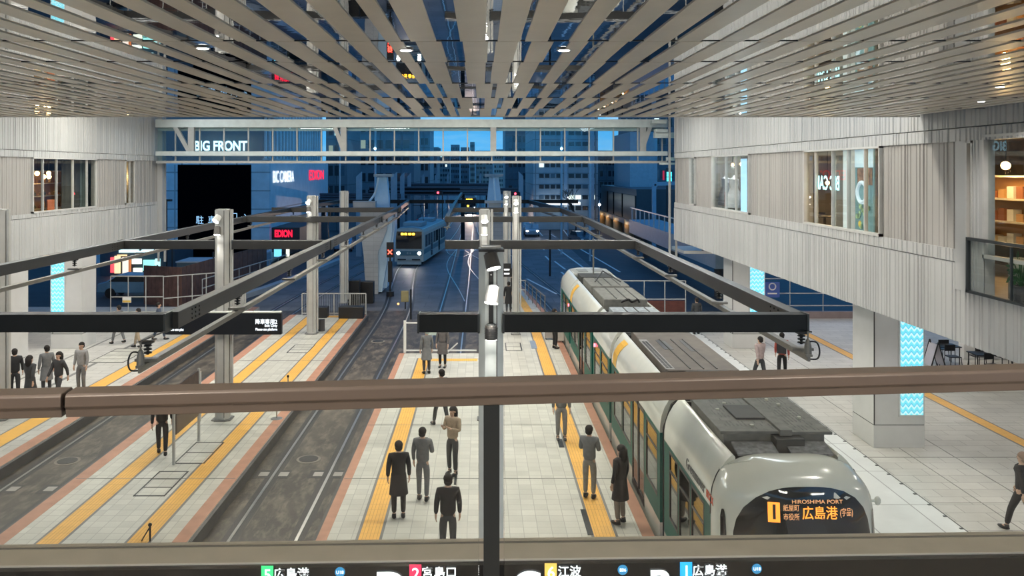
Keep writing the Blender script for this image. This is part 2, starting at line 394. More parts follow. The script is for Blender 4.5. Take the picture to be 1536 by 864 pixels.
# manholes and inspection plates in the tracks
def manhole(x, y, lab):
    t = thing('manhole_cover', lab, 'manhole cover', (x, y, -0.3))
    MB().cyl((x, y, -0.3), (x, y, -0.288), 0.33, n=28).build('ring', mat('concrete_ring', (0.22, 0.2, 0.17), 0.7), t)
    MB().cyl((x, y, -0.288), (x, y, -0.28), 0.26, n=28).build('lid', M_groove, t)
g = G(463, 689, -.3); manhole(g.x, g.y, 'round dark manhole cover between the rails left of the centre platform')
g = G(101, 692, -.3); manhole(g.x, g.y, 'round dark manhole cover in the far left track near the signal boxes')
g = G(567, 512, -.3); manhole(g.x, g.y, 'small manhole cover far up the track left of the white gate')
for x, y in ((-5.42, 21.6), (-4.0, 21.6), (-11.92, 20.6), (-10.48, 20.6)):
    t = thing('track_box', 'metal inspection plate set across the rail %s' % {-5.42: 'left of the round manhole beside the centre platform', -4.0: 'right of the round manhole beside the centre platform', -11.92: 'left of the manhole in the far left track', -10.48: 'right of the manhole in the far left track'}[x], 'plate', (x, y, -0.3))
    MB().box(x-0.5, x+0.42, y-0.28, y+0.28, -0.30, -0.297).build('frame', M_groove, t)
    for s in (-1, 1): MB().box(x+s*0.26-0.12, x+s*0.26+0.12, y-0.14, y+0.14, -0.297, -0.292).build('plate', mat('plate_steel', (0.35, 0.33, 0.3), 0.45, 0.5), t)
# floor hatches on platforms
def hatch(x, y, wx, wy, n, lab):
    t = thing('floor_hatch', lab, 'floor hatch', (x, y, 0))
    mb = MB()
    mb.box(x-wx/2, x+wx/2, y-wy/2, y-wy/2+0.05, 0, 0.008); mb.box(x-wx/2, x+wx/2, y+wy/2-0.05, y+wy/2, 0, 0.008)
    mb.box(x-wx/2, x-wx/2+0.04, y-wy/2, y+wy/2, 0, 0.008); mb.box(x+wx/2-0.04, x+wx/2, y-wy/2, y+wy/2, 0, 0.008)
    for k in range(1, n): yy = y-wy/2+wy*k/n; mb.box(x-wx/2, x+wx/2, yy-0.02, yy+0.02, 0, 0.008)
    mb.build('frame', M_black, t)
    MB().box(x-wx/2+0.04, x+wx/2-0.04, y-wy/2+0.05, y+wy/2-0.05, 0, 0.005).build('infill', M_tile, t)
g = G(243, 725); hatch(g.x, g.y, 0.75, 1.6, 3, 'tiled floor hatch with black frame in front of the route board')
g = G(300, 679); hatch(g.x, g.y, 0.8, 1.7, 2, 'tiled floor hatch with black frame beside the route board post')
g = G(770, 520); hatch(g.x, g.y, 0.7, 1.6, 2, 'small floor hatch on the centre platform right of the tall pillar')
g = G(180, 533); hatch(g.x, g.y, 1.4, 2.6, 4, 'large floor hatch on the far left platform')
g = G(452, 523); hatch(g.x, g.y, 0.9, 1.6, 3, 'floor hatch between the yellow strips near the second left pillar')
def plate(px, py, wx, wy, lab, m=None):
    g = G(px, py); o = MB().box(g.x-wx/2, g.x+wx/2, g.y-wy/2, g.y+wy/2, 0, 0.012).build('floor_plate', m or M_steel, loc=(g.x, g.y, 0)); tag(o, lab, 'floor plate')
plate(880, 783, 0.12, 1.3, 'dark oblong floor plate left of the yellow strip near the tram')
plate(841, 665, 0.14, 0.7, 'short dark floor plate beside the yellow strip of the centre platform')
plate(800, 517, 0.25, 1.6, 'blue-grey floor plate near the boarding edge', mat('bluegrey', (0.2, 0.25, 0.32), 0.5))
plate(684, 710, 0.06, 1.5, 'slim dark drain slot on the centre platform')

# ================================================================== WALLS
def ribs(xp, y0, y1, z0, z1, sgn, seed, depth=0.030, back=0.0, dens=1.0):
    """vertical ribbed cladding on the plane x=xp; sgn=-1 looks to -x"""
    r = random.Random(seed); y = y0; pts = []
    while y < y1:
        wd = r.choice((0.05, 0.07, 0.10, 0.16, 0.07))/dens; gp = r.choice((0.03, 0.05, 0.05, 0.09)); dd = depth*r.choice((0.35, 0.6, 1.0, 0.8))
        for yy, d in ((y, 0), (y+0.018, dd), (y+wd, dd), (y+wd+0.018, 0), (y+wd+0.018+gp, 0)):
            pts.append((min(yy, y1), d))
        y += wd+gp+0.018
        if r.random() < 0.06: pts.append((min(y, y1), -0.012)); y += 0.015; pts.append((min(y, y1), -0.012))
    rows = [[(xp+sgn*(d-back), yy, z) for yy, d in pts] for z in (z0, z1)]
    mb = MB().grid(rows)
    a = xp-sgn*(back+0.022); b2 = xp-sgn*(back+0.22)
    mb.box(min(a, b2), max(a, b2), y0, y1, z0, z1)
    return mb
XR, XL = 10.0, -18.0
st(ribs(XR, 17.4, 42.8, 4.05, 5.70, -1, 1), 'wall_right_lower', M_clad)
st(ribs(XR, 9, 17.4, 4.05, 5.15, -1, 11), 'wall_right_lower_near', M_clad)
st(ribs(XR, 17.4, 42.8, 5.72, 5.98, -1, 2), 'wall_right_sill', M_clad)
st(ribs(XR, 9, 42.8, 8.25, 8.52, -1, 3), 'wall_right_head', M_clad)
st(ribs(XR, 9, 42.8, 8.54, 11.6, -1, 4), 'wall_right_upper', M_clad)
def D_r(px): return F*XR/(px-CX)
def D_l(px): return F*XL/(px-CX)
for k, (a, b) in enumerate(((39.7, 42.8), (35.9, 38.7), (25.6, 30.8), (17.4, 20.65))):
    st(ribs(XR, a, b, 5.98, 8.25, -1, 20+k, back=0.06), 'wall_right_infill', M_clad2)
st(ribs(XR, 16.45, 16.8, 5.15, 8.25, -1, 31, back=0.0), 'wall_right_infill', M_clad)
st(MB().box(XR-0.03, XR+0.25, 17.03, 17.4, 5.15, 8.25), 'wall_right_infill', M_clad)
st(ribs(XL, 18, 46, 4.05, 5.72, 1, 5), 'wall_left_lower', M_clad)
st(ribs(XL, 18, 46, 5.74, 5.90, 1, 6), 'wall_left_sill', M_clad)
st(ribs(XL, 18, 46, 8.16, 8.42, 1, 7), 'wall_left_head', M_clad)
st(ribs(XL, 18, 46, 8.44, 11.6, 1, 8), 'wall_left_upper', M_clad)
for k, (a, b) in enumerate(((18, 33.1), (38.7, 41.8), (42.9, 46))):
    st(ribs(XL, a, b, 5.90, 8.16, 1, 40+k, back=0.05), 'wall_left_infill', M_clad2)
# soffits, upper roofs, rooms behind the walls
M_soff = mat('soffit', (0.35, 0.34, 0.33), 0.6)
bx('ceiling_right_soffit', M_soff, 10.02, 40, 9, 42.8, 4.06, 4.3)
bx('ceiling_left_soffit', M_soff, -40, -18.02, 12, 46, 4.06, 4.3)
bx('ceiling_hall_roof', M_soff, -40, 30, 16.5, 46.5, 11.6, 11.9)
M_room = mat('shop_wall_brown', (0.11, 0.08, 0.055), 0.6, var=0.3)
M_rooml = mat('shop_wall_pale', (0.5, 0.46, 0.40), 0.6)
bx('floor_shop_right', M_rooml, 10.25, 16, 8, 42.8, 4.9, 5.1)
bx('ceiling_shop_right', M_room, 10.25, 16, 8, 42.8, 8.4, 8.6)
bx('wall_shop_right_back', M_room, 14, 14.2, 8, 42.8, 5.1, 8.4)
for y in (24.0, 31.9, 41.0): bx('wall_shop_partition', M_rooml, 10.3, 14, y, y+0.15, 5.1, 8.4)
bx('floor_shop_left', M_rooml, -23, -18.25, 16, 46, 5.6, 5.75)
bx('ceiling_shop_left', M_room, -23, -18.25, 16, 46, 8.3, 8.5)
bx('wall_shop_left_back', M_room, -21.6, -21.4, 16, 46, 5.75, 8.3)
bx('wall_end_right', M_clad, 10.2, 10.9, 42.8, 43.1, 4.05, 11.6)
bx('wall_end_left', M_clad, -18.5, -17.75, 46.0, 46.3, 4.05, 11.6)
# corner posts of glass stair lobbies at the two ends
M_mull = mat('mullion_grey', (0.42, 0.42, 0.40), 0.4)
def window(n, xp, y0, y1, z0, z1, mull, g=M_shopglass, sgn=-1):
    fr = MB(); a, b = xp+sgn*0.035, xp-sgn*0.10
    fr.box(a, b, y0, y1, z0, z0+0.07); fr.box(a, b, y0, y1, z1-0.05, z1)
    fr.box(a, b, y0, y0+0.05, z0, z1); fr.box(a, b, y1-0.05, y1, z0, z1)
    for yy in mull: fr.box(xp+sgn*0.0, xp-sgn*0.10, yy-0.018, yy+0.018, z0, z1)
    o = fr.build('window_%d' % n, mat('window_frame', (0.5, 0.5, 0.48), 0.4)); o['kind'] = 'structure'
    p = MB().box(xp-sgn*0.05, xp-sgn*0.06, y0+0.05, y1-0.05, z0+0.07, z1-0.05).build('window_pane', g, o)
    return o
window(1, XR, 38.75, 39.7, 5.98, 8.25, [])
window(2, XR, 30.85, 35.85, 5.98, 8.25, [33.9, 32.6])
window(3, XR, 20.7, 25.6, 5.98, 8.25, [24.8, 23.6, 22.6, 21.6])
window(4, XR, 16.8, 17.03, 5.15, 8.25, [])
window(5, XR, 10, 16.45, 5.9, 8.35, [13.2])
window(6, XL, 33.15, 38.7, 5.90, 8.16, [34.0, 35.1, 36.5, 37.8], sgn=1)
window(7, XL, 41.8, 42.95, 5.90, 8.16, [42.4], sgn=1)
# balcony with glass balustrade under the near right window
t = thing('balcony_balustrade', 'dark framed glass balustrade of the balcony below the lit shop window', 'balustrade', (9.95, 14, 5.15))
mb = MB(); mb.box(9.90, 9.97, 10, 16.9, 6.22, 6.28); mb.box(9.90, 9.97, 16.84, 16.9, 5.15, 6.25); mb.box(9.9, 9.97, 10, 16.9, 5.15, 5.2)
mb.build('handrail', M_steel, t)
for y in (15.5, 13.6, 11.7): MB().box(9.92, 9.96, y-0.02, y+0.02, 5.2, 6.2).build('post', M_steel, t)
MB().box(9.93, 9.942, 10, 16.84, 5.2, 6.2).build('glass_panel', M_glass, t)
bx('wall_right_counter', mat('counter_greige', (0.30, 0.30, 0.24), 0.6), 10.45, 10.7, 9, 16.4, 5.1, 5.92)
t = thing('potted_plant', 'green leafy plant behind the balcony glass at the right frame edge', 'plant', (10.22, 15.65, 5.16))
MB().lathe((10.22, 15.65, 5.16), [(0, 0), (0.12, 0), (0.16, 0.3), (0.13, 0.3), (0, 0.28)], 14).build('pot', M_dark, t)
lf = MB(); r_ = random.Random(8)
for k in range(70):
    a, el, ln = r_.uniform(0, 2*PI), r_.uniform(0.2, 1.45), r_.uniform(0.15, 0.62); d = Vector((math.cos(a)*math.cos(el)*0.16, math.sin(a)*math.cos(el)*0.6, math.sin(el))); p = Vector((10.22, 15.65, 5.44))+d*ln
    q = p+Vector((d.x, d.y, d.z-0.6)).normalized()*0.15; sd = Vector((d.x*0.4, 0.3*d.y, 1)).normalized()*0.035; m_ = (p+q)/2
    lf.add([p, m_+sd, q, m_-sd], [[0, 1, 2, 3]]); lf.cyl(Vector((10.22, 15.65, 5.44)), p, 0.005, n=3, cap=False)
lf.build('leaves', mat('leaf_green', (0.05, 0.14, 0.05), 0.5, var=0.4, vs=9), t)
# ---- shop contents
def shelf_unit(x, y0, y1, z0, z1, n, lab, col, sgn=1, wood=(0.55, 0.30, 0.12)):
    t = thing('display_shelf', lab, 'shelf', (x, (y0+y1)/2, z0))
    mw = mat('shelf_wood', wood, 0.5)
    MB().box(x, x+sgn*0.04, y0, y1, z0, z1).build('back_panel', mw, t)
    for k in range(n+1):
        z = z0+(z1-z0)*k/n; MB().box(x-sgn*0.4, x, y0, y1, z-0.02, z+0.02).build('shelf_board', mat('shelf_white', (0.75, 0.7, 0.6), 0.4), t)
    for y in (y0, y1-0.04): MB().box(x-sgn*0.4, x, y, y+0.04, z0, z1).build('side_panel', mw, t)
    return t
def goods(x, y0, y1, z, n, lab, grp, cols, seed, sgn=1, box=True):
    r = random.Random(seed)
    for k in range(n):
        y = y0+(y1-y0)*(k+0.5)/n; hh = r.uniform(0.14, 0.3); wd = (y1-y0)/n*0.36
        c = cols[r.randrange(len(cols))]; m = mat('goods_%d' % (hash(c) % 999), c, 0.5)
        mb = MB()
        if box: mb.box(x-0.1, x+0.1, y-wd, y+wd, z, z+hh)
        else: mb.lathe((x, y, z), [(0, 0), (0.06, 0), (0.06, hh*0.6), (0.025, hh*0.8), (0.025, hh), (0, hh)], 10)
        o = mb.build('goods_box' if box else 'goods_bottle', m, loc=(x, y, z), bevel=0.006 if box else 0); tag(o, lab, 'box' if box else 'bottle', grp)
shelf_unit(12.6, 18.2, 21.6, 5.9, 7.5, 3, 'lit wooden wall shelf in the large right shop window', 0)
for i, z in enumerate((5.925, 6.458, 6.99)):
    goods(12.4, 18.4, 21.4, z, 9, 'small package on the %s shelf of the lit wooden unit' % ('lowest', 'middle', 'upper')[i], 'packages on the %s board of the wooden shelf' % ('lowest', 'middle', 'upper')[i], ((0.8, 0.7, 0.5), (0.6, 0.35, 0.15), (0.85, 0.85, 0.8), (0.3, 0.12, 0.06)), 50+i)
def pendant(x, y, z, lab, grp, c=(1, 0.62, 0.25), s=14, e=14, r=0.09):
    t = thing('pendant_lamp', lab, 'lamp', (x, y, z), group=grp)
    MB().cyl((x, y, z+r*0.8), (x, y, 8.4 if x > 0 else 8.3), 0.008, n=6).build('cord', M_black, t)
    MB().sph((x, y, z), r, n=12, m=8).build('bulb', glow('warm_bulb', c, s), t, smooth=True)
    lamp('pendant_light', 'POINT', (x, y, z-r-0.05), e, c, rad=0.08)
for k, (x, y) in enumerate(((11.6, 18.3), (11.8, 19.2), (12.0, 18.9), (12.1, 20.4))): pendant(x, y, 7.75, 'warm globe lamp in the large right shop window', 'globe lamps in the large right shop window', e=26)
for k, (x, y) in enumerate(((11.3, 25.0), (11.6, 27.1), (11.2, 27.6), (12.1, 28.9), (11.0, 24.4))): pendant(x, y, 7.2, 'warm globe lamp inside the wide right window', 'globe lamps inside the wide right window', e=22, r=0.07)
for k, (x, y) in enumerate(((-19.4, 36.1), (-19.8, 37.4), (-20.2, 38.6), (-19.3, 36.9))): pendant(x, y, 7.5-0.15*(k % 2), 'warm globe lamp inside the left shop window', 'globe lamps in the left shop window', e=22, r=0.10)
for x_, y in ((11.0, 35.0), (11.4, 37.5), (12.0, 39.5)): pendant(x_, y, 7.9, 'cool white globe lamp above the clothes display', 'globe lamps above the clothes display', c=(0.85, 0.95, 1), e=75, r=0.06)
shelf_unit(-21.3, 38.6, 42.6, 5.8, 7.6, 3, 'dark shelf of bottles inside the left shop window', 0, sgn=-1, wood=(0.15, 0.07, 0.03))
for i, z in enumerate((5.83, 6.43, 7.03)):
    goods(-21.1, 38.8, 42.4, z, 8, 'bottle on the %s board inside the left shop window' % ('lowest', 'middle', 'upper')[i], 'bottles on the %s board of the left shop' % ('lowest', 'middle', 'upper')[i], ((0.2, 0.06, 0.02), (0.5, 0.3, 0.1), (0.05, 0.08, 0.04)), 60+i, box=False)
MB_sign = MB().box(-18.5, -18.46, 35.2, 35.75, 5.76, 6.38)
o = MB_sign.build('price_card', mat('orange_card', (0.7, 0.2, 0.08), 0.5), loc=(-18.5, 35.5, 5.76)); tag(o, 'small orange card standing in the left shop window', 'card')
# curtain in small left window and grey blinds
def curtain(x, y0, y1, z0, z1, m, lab, n=24, amp=0.05):
    rows = [[(x+amp*math.sin(j*1.7), y0+(y1-y0)*j/n, z) for j in range(n+1)] for z in (z0, z1)]
    mb = MB().grid(rows); rows2 = [[(x+0.012+amp*math.sin(j*1.7), y0+(y1-y0)*j/n, z) for j in range(n+1)] for z in (z0, z1)]; mb.grid(rows2)
    o = mb.build('curtain', m, loc=(x, (y0+y1)/2, z0)); tag(o, lab, 'curtain')
curtain(-18.6, 43.0, 44.6, 5.76, 8.1, mat('curtain_gold', (0.6, 0.48, 0.3), 0.8), 'folded golden curtain in the narrow left window', 14)
lamp('curtain_light', 'POINT', (-18.4, 43.2, 7.3), 12, (1, 0.8, 0.5), rad=0.1)
curtain(-18.7, 38.5, 40.4, 5.76, 8.1, mat('blind_grey', (0.16, 0.20, 0.19), 0.8), 'grey-green blind drawn behind the left shop window', 20, 0.03)
curtain(-18.7, 36.8, 38.4, 5.76, 8.1, mat('blind_dark', (0.09, 0.085, 0.075), 0.8), 'dark brown blind in the middle of the left shop window', 12, 0.02)
curtain(10.8, 26.6, 27.6, 5.12, 8.1, mat('curtain_cream', (0.5, 0.45, 0.3), 0.8), 'cream curtain at the far end of the wide right window', 10)
def dress(x, y, z, lab, c, stripe):
    t = thing('dress_display', lab, 'dress', (x, y, z))
    MB().lathe((x, y, z), [(0.14, -0.5), (0.13, -0.48), (0.02, -0.47), (0.02, 0.75)], 12).build('stand', M_dark, t)
    MB().lathe((x, y, z+0.45), [(0.38, 0), (0.34, 0.3), (0.24, 0.65), (0.15, 0.85), (0.18, 1.05), (0.19, 1.2), (0.06, 1.3), (0.05, 1.38), (0, 1.38)], 18).build('dress', mat('dress_'+lab[:5], c, 0.6), t, smooth=True)
    if stripe: MB().box(x-0.39, x-0.33, y-0.05, y+0.07, z+0.5, z+1.1).build('sash_ribbon', mat('red_cloth', (0.7, 0.08, 0.06), 0.6), t)
dress(10.8, 35.3, 5.6, 'white dress with red ribbon on a stand in the second right window', (0.9, 0.9, 0.92), True)
dress(11.2, 37.9, 5.6, 'grey dress on a stand behind the white dress', (0.5, 0.5, 0.52), False)
MB().box(10.45, 10.51, 32.4, 33.3, 5.12, 8.1).build('light_panel', glow('cool_panel', (0.45, 0.75, 1), 1.3)).update_tag()
tag(bpy.data.objects['light_panel'], 'tall lit white display panel at the near side of the second right window', 'light panel')
# poster with fashion figure in window 3 (generic collage), facing the hall
po = thing('window_poster', 'tall bright poster with a pale ring and flowers in the wide right window', 'poster', (10.2, 22.0, 6.0))
MB().box(10.2, 10.24, 21.5, 22.55, 6.02, 8.2).build('sheet', mat('poster_teal', (0.20, 0.33, 0.33), 0.5, emit=(0.10, 0.18, 0.19), es=0.6), po)
MB().box(10.185, 10.2, 21.5, 22.55, 7.72, 8.2).build('header', mat('poster_pale', (0.7, 0.85, 0.92), 0.5, emit=(0.6, 0.8, 0.9), es=0.5), po)
MB().box(10.185, 10.2, 21.55, 22.4, 7.25, 7.7).build('picture', mat('poster_brown', (0.40, 0.22, 0.12), 0.5, var=0.5, vs=9), po)
ring = MB(); prev = None; pts = [(10.18, 22.1+0.27*math.cos(a*PI/10), 7.05+0.27*math.sin(a*PI/10)) for a in range(21)]
ring.tube(pts, 0.055, 6).build('ring', mat('poster_ring', (0.75, 0.85, 0.9), 0.5, emit=(0.6, 0.75, 0.85), es=0.5), po)
fl = MB(); r_ = random.Random(3)
for k in range(16): fl.sph((10.17, r_.uniform(21.7, 22.4), r_.uniform(6.1, 6.75)), 0.02, 0.07, 0.07, 8, 5)
fl.build('flowers', mat('poster_green', (0.45, 0.62, 0.35), 0.5, var=0.7, vs=8), po)
MB().sph((10.165, 22.2, 6.2), 0.025, 0.09, 0.09, 8, 5).build('yellow_flower', mat('poster_yellow', (0.9, 0.65, 0.1), 0.5), po)
wp = MB().box(10.15, 10.35, 22.75, 23.2, 6.0, 8.2).build('display_column', mat('lit_white', (0.8, 0.85, 0.85), 0.4, emit=(0.6, 0.7, 0.72), es=0.35), loc=(10.25, 23, 6.0)); tag(wp, 'bright white column left of the tall window poster', 'column')
bc = text('sign_reflection', 'BIC CAM', (10.16, 24.3, 7.25), 0.58, glow('cyan_white', (0.5, 0.95, 1), 2.2), rot=(PI/2, 0, PI/2), sx=0.75, bold=0.008)  # glowing letters behind the pane imitate the store sign's reflection
tag(bc, 'reflection of the store sign on the wide right window, imitated by glowing letters', 'sign')
for k, (x, y) in enumerate(((11.3, 27.2), (11.8, 29.4), (12.4, 28.0))):
    t = thing('round_table', 'small dark table behind the wide right window', 'table', (x, y, 5.1), group='tables behind the wide right window')
    MB().cyl((x, y, 6.1), (x, y, 6.14), 0.4, n=20).build('tabletop', M_dark, t); MB().cyl((x, y, 5.1), (x, y, 6.1), 0.04).build('leg', M_dark, t)

# ================================================================== HALL PILLARS WITH ZIGZAG LIGHT PANELS
M_pil = mat('pillar_panel', (0.58, 0.58, 0.57), 0.35, var=0.03)
def zigzag_mat():
    m = bpy.data.materials.new('zigzag_light'); m.use_nodes = True; nt = m.node_tree; L = nt.links.new; b = nt.nodes['Principled BSDF']
    tc = N(nt, 'ShaderNodeTexCoord'); sp = N(nt, 'ShaderNodeSeparateXYZ'); L(tc.outputs['Object'], sp.inputs[0])
    a = N(nt, 'ShaderNodeMath', operation='PINGPONG'); a.inputs[1].default_value = 0.078; L(sp.outputs['X'], a.inputs[0])
    c = N(nt, 'ShaderNodeMath', operation='MULTIPLY_ADD'); c.inputs[1].default_value = 1.25; L(a.outputs[0], c.inputs[0]); L(sp.outputs['Z'], c.inputs[2])
    d = N(nt, 'ShaderNodeMath', operation='MULTIPLY'); d.inputs[1].default_value = 5.6; L(c.outputs[0], d.inputs[0])
    f = N(nt, 'ShaderNodeMath', operation='FRACT'); L(d.outputs[0], f.inputs[0])
    cr = N(nt, 'ShaderNodeValToRGB'); L(f.outputs[0], cr.inputs[0]); cr.color_ramp.interpolation = 'CONSTANT'
    cr.color_ramp.elements[0].color = (0.16, 0.75, 0.92, 1); cr.color_ramp.elements[1].position = 0.48; cr.color_ramp.elements[1].color = (0.66, 0.97, 1, 1)
    e = cr.color_ramp.elements.new(0.85); e.color = (0.05, 0.42, 0.60, 1)
    L(cr.outputs[0], b.inputs['Emission Color']); b.inputs['Emission Strength'].default_value = 0.95; b.inputs['Base Color'].default_value = (0.1, 0.3, 0.35, 1)
    return m
M_zig = zigzag_mat()
def pillar(x0, x1, y0, y1, zx0, zx1, lab, sgn, spot=True):
    t = thing('hall_pillar', lab, 'pillar', ((x0+x1)/2, (y0+y1)/2, 0))
    MB().box(x0, x1, y0, y1, 0, 0.62).build('base', M_pil, t, bevel=0.01)
    MB().box(x0+0.006, x1-0.006, y0+0.006, y1-0.006, 0.62, 0.64).build('shadow_joint', M_dark, t)
    MB().box(x0, x1, y0, y1, 0.64, 4.06).build('shaft', M_pil, t, bevel=0.01)
    MB().box(x0+0.08*(0 if sgn > 0 else 1), x0+0.03+0.08*(0 if sgn > 0 else 1), y0-0.004, y0+0.01, 0.64, 4.06).build('seam', M_dark, t)
    MB().box(zx0-0.04, zx1+0.04, y0-0.03, y0, 0.86, 4.06).build('panel_frame', M_pil, t)
    MB().box(zx0, zx1, y0-0.045, y0-0.03, 0.92, 4.02).build('light_panel', M_zig, t)
    if spot:
        cx = (zx1+x1)/2 if sgn < 0 else (x0+zx0)/2
        MB().cyl((cx, y0-0.32, 3.98), (cx, y0-0.32, 4.06), 0.06).build('downlight', M_lampw, t)
        lamp('pillar_spot', 'SPOT', (cx, y0-0.32, 3.95), 45, (1, 0.97, 1.0), rot=(math.radians(-14), 0, 0), spot=math.radians(62), blend=0.35, rad=0.03)
pillar(10.8, 12.2, 22.75, 24.05, 11.52, 12.14, 'near right hall pillar with glowing blue zigzag panel', 1)
pillar(10.75, 12.15, 35.4, 36.7, 11.5, 12.1, 'far right hall pillar with blue zigzag panel near the dark railing', 1)
pillar(-18.45, -17.1, 35.4, 36.7, -18.4, -17.85, 'left hall pillar with blue zigzag panel beside the fence', -1)
pillar(-18.5, -17.1, 30.0, 31.2, -18.44, -17.8, 'leftmost hall pillar cut by the frame edge', -1)

# ================================================================== FOOTBRIDGE
DB = 45.0
def zb(py): return PZ(py, DB)
def xb(px): return PX(px, DB)
bxl, bxr = -17.75, 10.15
M_brw = mat('bridge_white', (0.60, 0.66, 0.64), 0.4)
t = thing('footbridge', 'glazed white steel footbridge spanning the hall in front of the city', 'footbridge', (-3.8, DB, 7.9))
MB().box(bxl, bxr, DB, DB+0.3, zb(191), zb(179)).build('top_chord', M_brw, t)
MB().box(bxl, bxr, DB, DB+0.25, zb(233.5), zb(227)).build('middle_chord', M_brw, t)
MB().box(bxl, bxr, DB+0.1, DB+0.25, zb(245), zb(241.5)).build('bottom_chord', M_mull, t)
MB().box(bxl, bxr, DB+0.35, DB+0.4, zb(196), zb(190)).build('header_band', M_mull, t)
MB().box(bxl, bxr, DB+0.3, DB+2.6, zb(245)+0.02, zb(245)+0.14).build('deck', M_mull, t)
MB().box(bxl, bxr, DB+0.3, DB+2.6, zb(181), zb(179)).build('bridge_roof', M_mull, t)
px = 260.0
k = 0
while px < 1010:
    x = xb(px); 
    MB().box(x-0.035, x+0.035, DB+0.28, DB+0.40, zb(245), zb(190)).build('mullion', M_mull, t)
    px += 36.75; k += 1
for px in (286, 515, 740, 965):
    x = xb(px); MB().box(x-0.16, x+0.16, DB+0.02, DB+0.28, zb(230), zb(190)).build('truss_post', M_mull, t)
for a, b in ((262, 284), (502, 516), (975.5, 962)):
    MB().bar((xb(a), DB+0.12, zb(190)), (xb(b), DB+0.12, zb(229)), 0.22, 0.22, up=(0, 1, 0)).build('truss_brace', M_mull, t)
MB().box(bxl, bxr, DB+0.32, DB+0.34, zb(241.5), zb(191)).build('front_glass', M_glassb, t)
MB().box(bxl, bxr, DB+2.55, DB+2.57, zb(241.5), zb(191)).build('rear_glass', M_glassb, t)
for z in (zb(232), ): MB().box(bxl, bxr, DB+2.5, DB+2.6, z-0.05, z+0.05).build('rear_rail', M_mull, t)
# service boxes and pipe brackets at the right end of the bridge
t = thing('bridge_joint', 'pale boxed movement joint at the right end of the footbridge', 'bridge joint', (xb(995), 44.3, zb(245)))
for a, b, c, d in ((976, 998, 186, 181), (982, 1000, 200, 194), (981, 1008, 207, 199), (1008, 1019, 207, 199), (1000, 1020, 241, 236), (990, 1020, 247, 244)):
    MB().box(PX(a, 44.3), PX(b, 44.3), 44.0, 44.5, PZ(c, 44.3), PZ(d, 44.3)).build('box', M_brw, t)
MB().box(PX(1003, 44.3), PX(1005, 44.3), 44.2, 44.4, PZ(244, 44.3), PZ(181, 44.3)).build('strut', M_mull, t)
# glass lobbies beside the hall ends
t = thing('glass_lobby', 'tall glazed strip with grey frame at the left end of the hall', 'glazing', (PX(240, 46.5), 46.5, 4))
for px in (238.5, 248): MB().box(PX(px, 46.5)-0.05, PX(px, 46.5)+0.05, 46.4, 46.5, 2.5, 11).build('frame', M_mull, t)
MB().box(PX(239, 46.5), PX(247, 46.5), 46.44, 46.46, 2.5, 11).build('pane', M_glassb, t)
for py in (305, ): MB().box(PX(226, 46.5), PX(249, 46.5), 46.38, 46.44, PZ(py, 46.5)-0.03, PZ(py, 46.5)+0.03).build('transom', M_mull, t)
t = thing('glass_lobby', 'tall bluish glazed strip beside the far end of the right wall', 'glazing', (PX(1010, 43.6), 43.6, 4))
for px in (1004, 1014): MB().box(PX(px, 43.6)-0.05, PX(px, 43.6)+0.05, 43.5, 43.6, 3.0, 11).build('frame', M_mull, t)
MB().box(PX(1004, 43.6), PX(1014, 43.6), 43.54, 43.56, 3.0, 11).build('pane', M_glassb, t)

# ================================================================== MIRROR AND SLAT CEILING
ZC = H+1.21
bounds = [-5.0, -2.5, 0.0, 2.7, 5.2, 7.8, 9.3, 11.6, 13.9, 16.3, 18.75]
mirror = MB(); slats = MB(); dk = MB()
rs = random.Random(21); lay = []; x = -21.0
while x < 9.9:
    wd = rs.choice((0.17, 0.21, 0.21, 0.24, 0.14)); gp = rs.choice((0.10, 0.14, 0.16, 0.20, 0.12)); lay.append((x, wd)); x += wd+gp
for a, b in zip(bounds[:-1], bounds[1:]):
    j = rs.uniform(-0.16, 0.16)
    tip = 0.5; al = math.atan(1.21/max(b, 4.5)); rise = 0.0
    mirror.add([(-21.3, a+0.01, ZC+0.010), (9.93, a+0.01, ZC+0.010), (9.93, b-tip, ZC+0.010), (-21.3, b-tip, ZC+0.010)], [[0, 1, 2, 3]])
    mirror.add([(-21.3, b-tip, ZC+0.010), (9.93, b-tip, ZC+0.010), (9.93, b-0.015, ZC+0.010+rise), (-21.3, b-0.015, ZC+0.010+rise)], [[0, 1, 2, 3]])
    for x, wd in lay:
        x2 = x+j+rs.uniform(-0.03, 0.03)
        if x2+wd > 9.9: continue
        slats.box(x2, x2+wd, a+0.008, b-0.008, ZC, ZC+0.009)
    dk.box(-21.3, 9.93, b-0.012, b+0.004, ZC+0.004, ZC+0.11)
cl = st(slats, 'ceiling', M_slat)
mirror.build('ceiling_mirror', M_mirror, cl); dk.build('ceiling_joint', M_dark, cl)
MB().box(-21.3, 9.93, -5, 18.75, ZC+0.12, ZC+0.3).build('ceiling_slab', M_soff, cl)
MB().box(-21.3, 9.93, 18.70, 18.80, ZC-0.01, ZC+0.3).build('ceiling_edge_fascia', mat('fascia_beige', (0.58, 0.55, 0.5), 0.4), cl)
